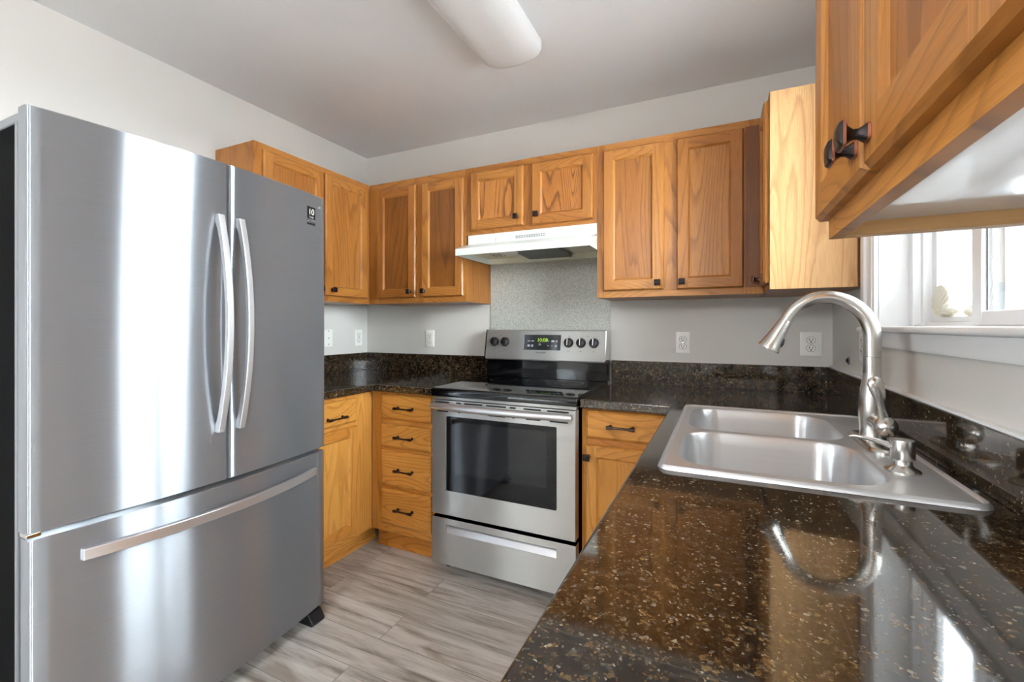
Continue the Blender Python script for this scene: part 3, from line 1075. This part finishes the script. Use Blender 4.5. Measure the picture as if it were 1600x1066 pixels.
# ------------------------------------------------------------------ soap dispenser
sd = thing('soap_dispenser', 'short brushed nickel soap dispenser on the sink deck right of the faucet', 'soap dispenser', (0.356, 1.232, FZ))
MB().lathe([(0.032, 0), (0.032, 0.003), (0.029, 0.006), (0.020, 0.011), (0.017, 0.017), (0.0165, 0.028)], n=28).build('base', NICKEL, sd, smooth=40)
MB().lathe([(0.0205, 0.026), (0.0215, 0.029), (0.0215, 0.064), (0.0205, 0.0685), (0.012, 0.0695)], n=32).build('pump_head', NICKEL, sd, smooth=40)
MB().tube([(-0.012, 0.000, 0.051), (-0.034, 0.003, 0.058), (-0.060, 0.007, 0.064), (-0.082, 0.010, 0.067), (-0.092, 0.0115, 0.064)], [0.0095, 0.0080, 0.0068, 0.0058, 0.0038], 14, sx=0.75, sy=1.0).build('spout', NICKEL, sd, smooth=60)

# ------------------------------------------------------------------ refrigerator
FX0, FX1 = -2.345, -1.600
FY0, FY1, FYM = 0.484, 1.395, 0.955
fr = thing('refrigerator', 'stainless steel french door refrigerator with a bottom freezer drawer', 'refrigerator', (0, 0, 0))


def bow(y):
    t_ = (y - (FY0 + FY1) / 2) / ((FY1 - FY0) / 2)
    return -1.545 + 0.040 * (1 - t_ * t_)


def fdoor(nm, y0, y1, z0, z1):
    plan = []
    r = 0.007
    N = 20
    front = []
    for i in range(N + 1):
        y = y0 + r + (y1 - y0 - 2 * r) * i / N
        front.append((bow(y), y))
    plan = [(-1.592, y0), (bow(y0) - r, y0), (bow(y0) - r * 0.3, y0 + r * 0.3)] + front + [(bow(y1) - r * 0.3, y1 - r * 0.3), (bow(y1) - r, y1), (-1.592, y1)]
    m = MB()
    R = []
    for z, ins in ((z0, 0.003), (z0 + 0.003, 0.0), (z1 - 0.003, 0.0), (z1, 0.003)):
        R.append([(x - (ins if x > -1.58 else 0), y, z) for x, y in plan])
    m.loft(R)
    for f_ in m.bm.faces:
        f_.normal_update()
        cy = f_.calc_center_median()
        if abs(f_.normal.y) > 0.9 or cy.x < -1.59:
            f_.material_index = 1
    return m.build(nm, [FRIDGE, GREYP], fr, smooth=40)


ZT, ZG0, ZG1 = 1.782, 0.719, 0.703
box('cabinet_body', (FX0, FX1, FY0 + 0.003, FY1 - 0.003, 0.055, 1.748), FSIDE, fr, bevel=0.004)
box('top_cap', (FX0, FX1 + 0.012, FY0 + 0.001, FY1 - 0.001, 1.748, 1.772), GREYP, fr, bevel=0.004)
box('gasket', (FX1 - 0.002, -1.588, FY0 + 0.012, FY1 - 0.012, 0.07, 1.74), SOLDER, fr, smooth=0)
box('corner_trim', (FX1 - 0.010, FX1 + 0.004, FY0 - 0.001, FY0 + 0.006, 0.055, 1.748), GREYP, fr, bevel=0.002)
dl = fdoor('door', FY0, FYM - 0.0035, ZG0, ZT)
dr = fdoor('door', FYM + 0.0035, FY1, ZG0, ZT)
dz = fdoor('freezer_drawer', FY0 + 0.004, FY1 - 0.003, 0.052, ZG1)
for y in (FY0 + 0.02, FY1 - 0.06):
    box('hinge', (-1.68, -1.57, y, y + 0.04, 1.772, 1.782 if y < 1 else 1.776), GREYP, fr, bevel=0.003)
box('hinge_bracket', (-1.60, -1.553, FY0 + 0.002, FY0 + 0.030, 0.7055, 0.7165), CHROME, fr, bevel=0.002)
m = MB()
m.loft([[(-1.60, y, 0.0), (-1.515, y, 0.0), (-1.51, y, 0.012), (-1.535, y, 0.045), (-1.60, y, 0.055)] for y in (1.30, 1.365)])
m.build('foot', DARK, fr, bevel=0.003)
m = MB()
m.loft([[(-1.60, y, 0.0), (-1.515, y, 0.0), (-1.51, y, 0.012), (-1.535, y, 0.045), (-1.60, y, 0.055)] for y in (0.51, 0.575)])
m.build('foot', DARK, fr, bevel=0.003)


def crescent_v(parent, y, z0, z1, wid=0.021):
    """upright bowed handle: outer and inner curves meet the door at both ends"""
    m = MB()
    n = 28
    base = bow(y) - 0.001
    R = []
    for i in range(n + 1):
        u = i / n
        z = z0 + (z1 - z0) * u
        b_ = 1 - (2 * u - 1) ** 2
        out = 0.020 + 0.050 * b_
        inn = max(0.0, -0.006 + 0.058 * b_ ** 0.9) if 0.05 < u < 0.95 else 0.0
        R.append([(base + inn, y - wid / 2, z), (base + out, y - wid / 2, z), (base + out, y + wid / 2, z), (base + inn, y + wid / 2, z)])
    m.loft(R)
    return m.build('handle', FHANDLE, parent, bevel=0.003, smooth=25, angle=45)


crescent_v(dl, FYM - 0.034, 0.884, 1.604)
crescent_v(dr, FYM + 0.036, 0.884, 1.604)
m = MB()
n = 32
R = []
for i in range(n + 1):
    u = i / n
    y = 0.580 + (1.330 - 0.580) * u
    b_ = 1 - (2 * u - 1) ** 2
    out = 0.018 + 0.030 * b_
    inn = max(0.0, -0.004 + 0.036 * b_ ** 0.9) if 0.06 < u < 0.94 else 0.0
    base = bow(y) - 0.001
    R.append([(base + inn, y, 0.617), (base + out, y, 0.617), (base + out, y, 0.648), (base + inn, y, 0.648)])
m.loft(R)
m.build('handle', HANDX, dz, bevel=0.003, smooth=25, angle=45)
# warranty sticker: 10 in white on black, ruled lines below
ya, yb_ = 1.290, 1.336


def patch(nm, y0, y1, z0, z1, mat, parent, lift=0.0006):
    m = MB()
    N = 6
    v0 = [m.v((bow(y0 + (y1 - y0) * i / N) + lift, y0 + (y1 - y0) * i / N, z0)) for i in range(N + 1)]
    v1 = [m.v((bow(y0 + (y1 - y0) * i / N) + lift, y0 + (y1 - y0) * i / N, z1)) for i in range(N + 1)]
    for i in range(N):
        m.f([v0[i], v0[i + 1], v1[i + 1], v1[i]])
    return m.build(nm, mat, parent, smooth=0)


st = patch('warranty_sticker', ya, yb_, 1.676, 1.727, DARK, dr)
patch('warranty_sticker', ya, yb_, 1.662, 1.672, GREYPRINT, dr)
patch('warranty_sticker', ya, yb_, 1.652, 1.6605, DARK, dr)
patch('logo_mark', 1.352, 1.366, 1.728, 1.742, GREYP, dr)
ang = math.atan((bow(1.315) - bow(1.311)) / 0.004)
Mt = Matrix.Translation((bow(1.313) + 0.0012, 1.313, 1.705)) @ Matrix.Rotation(PI / 2 - ang, 4, 'Z') @ Matrix.Rotation(PI / 2, 4, 'X')
text('sticker_number', '10', 0.034, WHITEP, st, Mt)
Mt = Matrix.Translation((bow(1.313) + 0.0012, 1.313, 1.684)) @ Matrix.Rotation(PI / 2 - ang, 4, 'Z') @ Matrix.Rotation(PI / 2, 4, 'X')
text('sticker_word', 'YEAR', 0.011, WHITEPRINT, st, Mt)

# ------------------------------------------------------------------ range
RX0, RX1 = -1.322, -0.568
RXM = (RX0 + RX1) / 2
rg = thing('range', 'freestanding stainless steel electric range with a black glass cooktop', 'range', (0, 0, 0))
RF = 1.872
box('range_body', (RX0 + 0.004, RX1 - 0.004, RF + 0.045, 2.515, 0.04, 0.878), FSIDE, rg, bevel=0.003)
for x in (RX0 + 0.04, RX1 - 0.06):
    for y in (RF + 0.08, 2.45):
        MB().lathe([(0.018, 0.0), (0.018, 0.03), (0.012, 0.042)], (x + 0.01, y, 0), n=14).build('leveling_foot', DARK, rg)
# cooktop: glass plate with a deep rolled black front edge
m = MB()
prof = [(RF - 0.010, 0.884), (RF - 0.012, 0.890), (RF - 0.010, 0.912), (RF - 0.004, 0.9215), (RF + 0.010, 0.9255), (2.45, 0.9255), (2.45, 0.884)]
m.loft([[(x, y, z) for y, z in prof] for x in (RX0 - 0.004, RX1 + 0.004)])
ck = m.build('cooktop', BLACKGLASS, rg, bevel=0.002, smooth=50)


def ring_disc(cx, cy, r, wd=0.0022):
    m = MB()
    N = 64
    a_ = [m.v((cx + r * math.cos(2 * PI * i / N), cy + r * math.sin(2 * PI * i / N), 0.9259)) for i in range(N)]
    b_ = [m.v((cx + (r - wd) * math.cos(2 * PI * i / N), cy + (r - wd) * math.sin(2 * PI * i / N), 0.9259)) for i in range(N)]
    for i in range(N):
        j = (i + 1) % N
        m.f([a_[i], a_[j], b_[j], b_[i]])
    return m.build('burner_ring', RING, ck, smooth=0)


for cx_, cy_, r_ in ((-1.135, 2.03, 0.092), (-0.755, 2.03, 0.122), (-1.135, 2.31, 0.078), (-0.945, 2.34, 0.058), (-0.745, 2.315, 0.078)):
    ring_disc(cx_, cy_, r_)
for x in (RX0 - 0.004, RX1 + 0.0005):
    box('cooktop_edge_trim', (x, x + 0.0035, RF + 0.006, 2.44, 0.9257, 0.9272), CHROME, ck, smooth=0)
# back guard
bg = MB()
prof = [(2.448, 0.926), (2.448, 1.030), (2.515, 1.030), (2.515, 0.926)]
bg.loft([[(x, y, z) for y, z in prof] for x in (RX0 + 0.002, RX1 - 0.002)])
bg.build('backguard_base', BLACKGLASS, rg, bevel=0.002)
bp = MB()
prof = [(2.452, 1.028), (2.420, 1.034), (2.416, 1.040), (2.418, 1.066), (2.446, 1.207), (2.452, 1.211), (2.53, 1.211), (2.53, 1.028)]
bp.loft([[(x, y, z) for y, z in prof] for x in (RX0 + 0.008, RX1 - 0.008)])
bpo = bp.build('backguard', STEELX, rg, bevel=0.0015, smooth=20)
m = MB()
prof = [(2.455, 1.026), (2.416, 1.032), (2.413, 1.040), (2.415, 1.066), (2.443, 1.2085), (2.450, 1.214), (2.532, 1.214), (2.532, 1.026)]
m.loft([[(x, y, z) for y, z in prof] for x in (RX1 - 0.0078, RX1 - 0.001)])
m.build('backguard_end_cap', CHROME, bpo, smooth=30)
m = MB()
m.loft([[(x, y, z) for y, z in prof] for x in (RX0 + 0.001, RX0 + 0.0078)])
m.build('backguard_end_cap', CHROME, bpo, smooth=30)
# face of the control panel: origin at its lower front edge, tilted back
tilt = math.atan2(2.446 - 2.418, 1.207 - 1.066)
PF = Matrix.Translation((0, 2.418, 1.066)) @ Matrix.Rotation(-tilt, 4, 'X')


def onpanel(m):
    m.M = PF
    return m


m = onpanel(MB())
m.loft([[(x, -0.0012, z) for x, z in rrect(-1.058, -0.832, 0.030, 0.120, 0.004)], [(x, 0.004, z) for x, z in rrect(-1.058, -0.832, 0.030, 0.120, 0.004)]])
dp_ = m.build('display_panel', BLACKGLASS, bpo, smooth=30)
m = onpanel(MB())
m.box(-1.0635, -1.0585, -0.0025, 0.002, 0.028, 0.122)
m.build('display_bezel', CHROME, dp_, smooth=0)
rotx = Matrix.Rotation(PI / 2, 4, 'X')
text('clock_digits', '10:08', 0.030, GREEN, dp_, PF @ Matrix.Translation((-0.945, -0.0016, 0.088)) @ rotx)
for x, z, a, b in ((-1.030, 0.083, 0.016, 0.006), (-1.006, 0.083, 0.016, 0.006), (-1.030, 0.055, 0.014, 0.012), (-1.008, 0.055, 0.014, 0.012), (-0.962, 0.070, 0.010, 0.003), (-0.960, 0.060, 0.016, 0.003),
                   (-0.908, 0.084, 0.006, 0.006), (-0.880, 0.083, 0.018, 0.011), (-0.858, 0.083, 0.012, 0.010), (-0.908, 0.056, 0.008, 0.006), (-0.885, 0.056, 0.010, 0.002), (-0.860, 0.054, 0.011, 0.010)):
    m = onpanel(MB())
    m.box(x - a / 2, x + a / 2, -0.0018, 0, z - b / 2, z + b / 2)
    m.build('key_symbol', WHITEPRINT, dp_, smooth=0)
text('brand_mark', 'FRIGIDAIRE', 0.0125, GREYPRINT, bpo, PF @ Matrix.Translation((-0.950, -0.0008, 0.014)) @ rotx)
for kx_ in (-1.258, -1.186, -0.785, -0.712, -0.638):
    m = onpanel(MB())
    m.lathe([(0.028, 0.001), (0.028, -0.004), (0.0255, -0.010), (0.024, -0.018), (0.020, -0.020)], (kx_, 0, 0.075), 'y', 28)
    m.box(kx_ - 0.006, kx_ + 0.006, -0.030, -0.019, 0.053, 0.097)
    k_ = m.build('knob', DARK, bpo, smooth=35)
    m = onpanel(MB())
    m.box(kx_ - 0.0022, kx_ + 0.0022, -0.0312, -0.0298, 0.058, 0.096)
    m.build('knob_pointer', CHROME, k_, smooth=0)
for kx_ in (-1.222, -0.785, -0.675):
    m = onpanel(MB())
    m.box(kx_ - 0.003, kx_ + 0.003, -0.0006, 0.001, 0.112, 0.115)
    m.build('element_mark', GREYPRINT, bpo, smooth=0)
for kx_ in (-1.258, -1.186, -0.785, -0.712, -0.638):
    m = onpanel(MB())
    for i in range(10):
        a = -0.9 + i * 0.2
        p, q_ = kx_ + 0.034 * math.sin(a * PI), 0.075 - 0.034 * math.cos(a * PI)
        m.box(p - 0.0009, p + 0.0009, -0.0006, 0.001, q_ - 0.0009, q_ + 0.0009)
    m.box(kx_ - 0.007, kx_ + 0.007, -0.0006, 0.001, 0.026, 0.0275)
    m.build('dial_scale', GREYPRINT, bpo, smooth=0)
# vent strip under the cooktop
m = MB()
m.box(RX0 + 0.004, RX1 - 0.004, RF + 0.002, RF + 0.05, 0.868, 0.8835)
vt = m.build('vent_strip', STEELX, rg, bevel=0.001)
# oven door
od = MB()
od.box(RX0 + 0.002, RX1 - 0.002, RF - 0.010, RF + 0.042, 0.297, 0.866)
odo = od.build('oven_door', STEELX, rg, bevel=0.004, segs=3)
for a, b in ((-1.298, -1.218), (-1.176, -1.150), (-1.130, -1.030), (-1.008, -0.905), (-0.885, -0.855), (-0.815, -0.730), (-0.70, -0.60)):
    box('vent_slot', (a, b, RF - 0.0108, RF, 0.8535, 0.8605), DARKHOLE, odo, smooth=0)
    if a not in (-1.130,):
        box('vent_slot', (a + 0.012, b - 0.004, RF - 0.0108, RF, 0.8085, 0.8145), DARKHOLE, odo, smooth=0)
m = MB()
m.loft([[(x, RF - 0.0125, z) for x, z in rrect(-1.230, -0.656, 0.421, 0.789, 0.006)], [(x, RF - 0.004, z) for x, z in rrect(-1.230, -0.656, 0.421, 0.789, 0.006)]])
ow = m.build('oven_window', OVENGLASS, odo, smooth=30)
m = MB()
m.box(-1.236, -1.2305, RF - 0.0135, RF - 0.009, 0.419, 0.791)
m.build('window_trim', CHROME, odo, smooth=0)
m = MB()
m.loft([[(x, RF - 0.0130, z) for x, z in rrect(-1.182, -0.703, 0.512, 0.764, 0.004)], [(x, RF - 0.0125, z) for x, z in rrect(-1.182, -0.703, 0.512, 0.764, 0.004)]])
m.build('inner_window', OVENIN, ow, smooth=30)
m = MB()
n = 30
R = []
for i in range(n + 1):
    u = i / n
    x = RX0 + 0.013 + (RX1 - RX0 - 0.026) * u
    b_ = 1 - (2 * u - 1) ** 2
    yc = RF - 0.030 - 0.022 * b_
    hh = 0.0165 if 0.01 < u < 0.99 else 0.012
    R.append([(x, yc + 0.016 * math.cos(t_), 0.838 + hh * math.sin(t_)) for t_ in [2 * PI * k / 18 for k in range(18)]])
m.loft(R)
for x in (RX0 + 0.018, RX1 - 0.040):
    m.box(x, x + 0.022, RF - 0.030, RF - 0.009, 0.827, 0.849)
m.build('oven_handle', HANDX, odo, smooth=60)
# storage drawer with a recessed pull
m = MB()
z0, z1 = 0.050, 0.280
yf, yr_ = RF - 0.008, RF + 0.040
rx0, rx1, rz0, rz1 = -1.232, -0.658, 0.206, 0.247
X0, X1 = RX0 + 0.002, RX1 - 0.002
m.box(X0, X1, yf, yr_, z0, rz0)
m.box(X0, X1, yf, yr_, rz1, z1)
m.box(X0, rx0, yf, yr_, rz0, rz1)
m.box(rx1, X1, yf, yr_, rz0, rz1)
bmesh.ops.remove_doubles(m.bm, verts=m.bm.verts, dist=1e-6)
sdw = m.build('storage_drawer', STEELX, rg, bevel=0.0)
m = MB()
m.loft([[(x, yf + 0.001, rz0), (x, yf - 0.003, rz0 + 0.001), (x, yf - 0.003, rz0 + 0.004), (x, yf + 0.02, rz1 - 0.004), (x, yf + 0.03, rz1), (x, yf + 0.03, rz0)] for x in (rx0, rx1)])
m.build('recessed_pull', HANDX, sdw, smooth=20)
m = MB()
m.box(rx0 - 0.004, rx0, yf - 0.002, yf, rz0 - 0.002, rz1 + 0.002)
m.box(rx0, rx1, yf - 0.002, yf, rz1, rz1 + 0.003)
m.build('pull_bezel', CHROME, sdw, smooth=0)

# ------------------------------------------------------------------ range hood
hd = thing('range_hood', 'white under-cabinet range hood with a grille and an open underside', 'range hood', (0, 0, 0))
HX0, HX1 = -1.329, -0.5715
m = MB()
# outer shell as a thin folded sheet: fascia, flared ledge, front lip
outp = [(UY - 0.003, 1.7585), (UY - 0.003, 1.706), (2.145, 1.680), (2.098, 1.662), (2.096, 1.658), (2.096, 1.624)]
inp = [(2.101, 1.624), (2.101, 1.655), (2.148, 1.675), (UY + 0.003, 1.700), (UY + 0.003, 1.7585)]
m.loft([[(x, y, z) for y, z in outp + inp] for x in (HX0, HX1)])
# side cheeks follow the profile
for x in (HX0, HX1 - 0.005):
    pr = [(UY + 0.003, 1.7585), (UY + 0.003, 1.703), (2.147, 1.677), (2.100, 1.657), (2.100, 1.624), (YB - 0.008, 1.624), (YB - 0.008, 1.7585)]
    m.loft([[(xx, y, z) for y, z in pr] for xx in (x, x + 0.005)])
m.box(HX0 + 0.005, HX1 - 0.005, UY + 0.003, YB - 0.008, 1.752, 1.7585)
m.build('hood_shell', HOODW, hd, smooth=25)
m = MB()
m.box(HX0 + 0.005, HX1 - 0.005, 2.102, YB - 0.010, 1.656, 1.662)
m.box(HX0 + 0.005, HX1 - 0.005, YB - 0.06, YB - 0.009, 1.624, 1.656)
m.build('hood_liner', HOODY, hd, smooth=0)
m = MB()
m.loft([[(-1.035, 2.13, 1.655), (-0.775, 2.13, 1.655), (-0.775, 2.45, 1.655), (-1.035, 2.45, 1.655)], [(-1.035, 2.13, 1.650), (-0.775, 2.13, 1.650), (-0.775, 2.46, 1.634), (-1.035, 2.46, 1.634)]])
m.build('grease_filter', MESHF, hd, smooth=0)
MB().lathe([(0.055, 0.0), (0.054, -0.012), (0.042, -0.022), (0.02, -0.027), (0.004, -0.028)], (-1.068, 2.235, 1.656), n=28).build('lamp_lens', LENS, hd, smooth=50)
m = MB()
m.box(-1.030, -0.850, UY - 0.0036, UY - 0.003, 1.7185, 1.7345)
vg = m.build('vent_grille', GREYP, hd, smooth=0)
m = MB()
for i in range(19):
    x = -1.029 + i * 0.01
    m.box(x, x + 0.0032, UY - 0.0052, UY - 0.0036, 1.7185, 1.7345)
m.box(-1.031, -0.849, UY - 0.0052, UY - 0.0036, 1.7255, 1.7275)
m.build('grille_bars', HOODW, vg, smooth=0)
m = MB()
m.box(-1.146, -1.118, UY - 0.005, UY - 0.003, 1.708, 1.738)
m.box(-1.141, -1.123, UY - 0.010, UY - 0.005, 1.714, 1.732)
m.build('rocker_switch', WHITEP, hd, bevel=0.0015)
m = MB()
m.box(-1.235, -1.13, 2.30, 2.40, 1.6545, 1.6558)
lb = m.build('instruction_label', WHITEP, hd, smooth=0)
m = MB()
random.seed(3)
for r_ in range(6):
    y = 2.308 + r_ * 0.0155
    x = -1.230
    while x < -1.14:
        L_ = random.uniform(0.008, 0.022)
        m.box(x, min(x + L_, -1.134), y, y + 0.008, 1.6540, 1.6545)
        x += L_ + random.uniform(0.003, 0.02)
m.build('label_print', GREYPRINT, lb, smooth=0)

# ------------------------------------------------------------------ outlets
def outlet(label, loc, rz, wide=0.070, cover=True):
    t_ = thing('outlet', label, 'outlet', loc, rz)
    m = MB()
    h_ = wide / 2
    m.loft([[(x, 0.0, z) for x, z in rrect(-h_, h_, -0.0575, 0.0575, 0.004)], [(x, -0.004, z) for x, z in rrect(-h_, h_, -0.0575, 0.0575, 0.004)],
            [(x, -0.006, z) for x, z in rrect(-h_ + 0.004, h_ - 0.004, -0.0535, 0.0535, 0.004)]])
    m.build('cover_plate', WHITEP, t_, smooth=30)
    for s_ in (-1, 1):
        m = MB()
        zc = s_ * 0.0195
        pts_ = []
        for i in range(24):
            a = 2 * PI * i / 24
            pts_.append((0.0175 * math.cos(a), max(-0.0145, min(0.0145, 0.0175 * math.sin(a)))))
        m.loft([[(x, -0.0055, zc + z) for x, z in pts_], [(x, -0.0075, zc + z) for x, z in pts_]])
        rc = m.build('receptacle', WHITEP, t_, smooth=30)
        m = MB()
        m.box(-0.0078, -0.0052, -0.0081, -0.0074, zc - 0.002, zc + 0.008)
        m.box(0.0052, 0.0078, -0.0081, -0.0074, zc - 0.001, zc + 0.007)
        m.lathe([(0.0032, -0.0074), (0.0032, -0.0081)], (0, 0, zc - 0.008), 'y', 12)
        m.build('slots', DARKHOLE, rc, smooth=0)
        m = MB()
        ring = [(1.0, 1.0), (1.0, 1.0)]
        m.loft([[(x * 1.08, -0.00615, zc + z * 1.08) for x, z in pts_], [(x * 1.08, -0.0060, zc + z * 1.08) for x, z in pts_]])
        m.build('receptacle_gap', GREYPRINT, rc, smooth=0)
    m = MB()
    m.lathe([(0.003, -0.0058), (0.003, -0.0072), (0.001, -0.0074)], (0, 0, 0), 'y', 12)
    m.build('screw', NICKEL, t_)
    return t_


outlet('white duplex outlet on the back wall left of the range', (-1.816, YB, 1.150), 0)
outlet('white duplex outlet on the back wall between the range and the faucet', (-0.184, YB, 1.146), 0)
outlet('white duplex outlet on a wide plate, seen through the faucet arch', (0.390, YB, 1.148), 0, wide=0.088)
outlet('white duplex outlet on the left wall near the corner', (XL, 2.453, 1.152), PI / 2)
outlet('white duplex outlet on the window wall, behind the faucet neck', (XR, 2.035, 1.160), -PI / 2, wide=0.075)
bl = thing('blank_plate', 'white blank wall plate with three holes beside the refrigerator', 'wall plate', (XL, 2.178, 1.155), PI / 2)
m = MB()
m.loft([[(x, 0, z) for x, z in rrect(-0.035, 0.035, -0.0575, 0.0575, 0.004)], [(x, -0.005, z) for x, z in rrect(-0.034, 0.034, -0.0565, 0.0565, 0.004)]])
m.build('plate', WHITEP, bl, smooth=30)
for z in (-0.042, 0.0, 0.046):
    MB().lathe([(0.0042, -0.0049), (0.0042, -0.0056)], (0.0, 0, z), 'y', 14).build('screw', GREYP, bl)
cx_ = thing('cable_jack', 'small round cable jack on the window wall above the granite splash', 'cable jack', (XR, 2.245, 1.093), -PI / 2)
MB().lathe([(0.017, 0), (0.017, -0.002), (0.014, -0.004)], n=20, axis='y').build('collar', GREYP, cx_)
MB().lathe([(0.010, -0.003), (0.010, -0.006), (0.005, -0.010)], n=16, axis='y').build('plug', DARK, cx_)

# ------------------------------------------------------------------ ceiling fixture
lf = thing('ceiling_light', 'long white rounded fluorescent wrap light on the ceiling', 'ceiling light', (0, 0, 0))
LX0, LX1, LY0, LY1 = -0.972, -0.694, 0.60, 1.842
box('base_pan', (LX0 + 0.015, LX1 - 0.015, LY0 + 0.03, LY1 - 0.05, ZC - 0.02, ZC - 0.0005), WHITEP, lf, bevel=0.003)
m = MB()
R = []


def capsule(off, z):
    x0, x1, y0, y1 = LX0 + off, LX1 - off, LY0 + off, LY1 - off
    cx0 = (x0 + x1) / 2
    hw = (x1 - x0) / 2
    pts_ = []
    for k in range(17):
        a = PI * k / 16
        pts_.append((cx0 + hw * math.copysign(abs(math.cos(a)) ** 0.8, math.cos(a)), y1 - 0.075 + 0.075 * math.sin(a) ** 0.9 if a < PI else y1 - 0.075))
    for k in range(17):
        a = PI + PI * k / 16
        pts_.append((cx0 + hw * math.copysign(abs(math.cos(a)) ** 0.8, math.cos(a)), y0 + 0.075 - 0.075 * abs(math.sin(a)) ** 0.9))
    return [(x, y, z) for x, y in pts_]


for off, z in ((0, ZC - 0.022), (0, ZC - 0.045), (0.006, ZC - 0.062), (0.022, ZC - 0.077), (0.05, ZC - 0.088), (0.09, ZC - 0.093)):
    R.append(capsule(off, z))
m.loft(R)
m.build('diffuser', LENS, lf, smooth=50)

# ------------------------------------------------------------------ unseen fill lamps added behind the camera
pl = thing('fill_globe', 'lit white globe added behind the camera for frontal fill light', 'lamp', (-0.75, -1.75, 0))
MB().lathe([(0.002, 1.86)] + [(0.2 * math.sin(PI * i / 16), 2.06 - 0.2 * math.cos(PI * i / 16)) for i in range(1, 16)] + [(0.05, 2.255)], n=32).build('globe_shade', LAMP, pl, smooth=60)
MB().lathe([(0.05, 2.25), (0.05, 2.285), (0.012, 2.3), (0.006, 2.32), (0.006, ZC - 0.03), (0.06, ZC - 0.028), (0.06, ZC - 0.001)], n=20).build('stem', NICKEL, pl, smooth=30)
tl = thing('fill_uplight', 'bowl uplight on a stand, added behind the camera to brighten the ceiling', 'lamp', (0.95, -1.15, 0))
MB().lathe([(0.14, 0.0), (0.14, 0.015), (0.03, 0.03), (0.012, 0.05), (0.012, 1.62), (0.03, 1.64)], n=24).build('stand', NICKEL, tl, smooth=40)
MB().lathe([(0.03, 1.635), (0.10, 1.66), (0.17, 1.72), (0.20, 1.78), (0.196, 1.78), (0.166, 1.724), (0.10, 1.668), (0.02, 1.655)], n=32).build('bowl_shade', WHITEP, tl, smooth=60)
MB().lathe([(0.001, 1.70), (0.10, 1.70), (0.13, 1.715), (0.10, 1.728), (0.001, 1.735)], n=28).build('bulb_diffuser', LAMPUP, tl, smooth=40)

# ------------------------------------------------------------------ ornaments in the window
ornament('upright ivory fan-ribbed shell leaning on the window glass', (0.6045, 1.752, 1.2625), math.radians(3), 0.056, 0.049, -PI / 2)
ornament('low ivory fan-ribbed shell lying just right of the upright one on the window ledge', (0.6045, 1.700, 1.2625), math.radians(8), 0.060, 0.0125, -PI / 2)
ornament('low ivory shell in the window, partly behind the sash stile', (0.6045, 1.560, 1.2625), math.radians(8), 0.050, 0.014, -PI / 2)
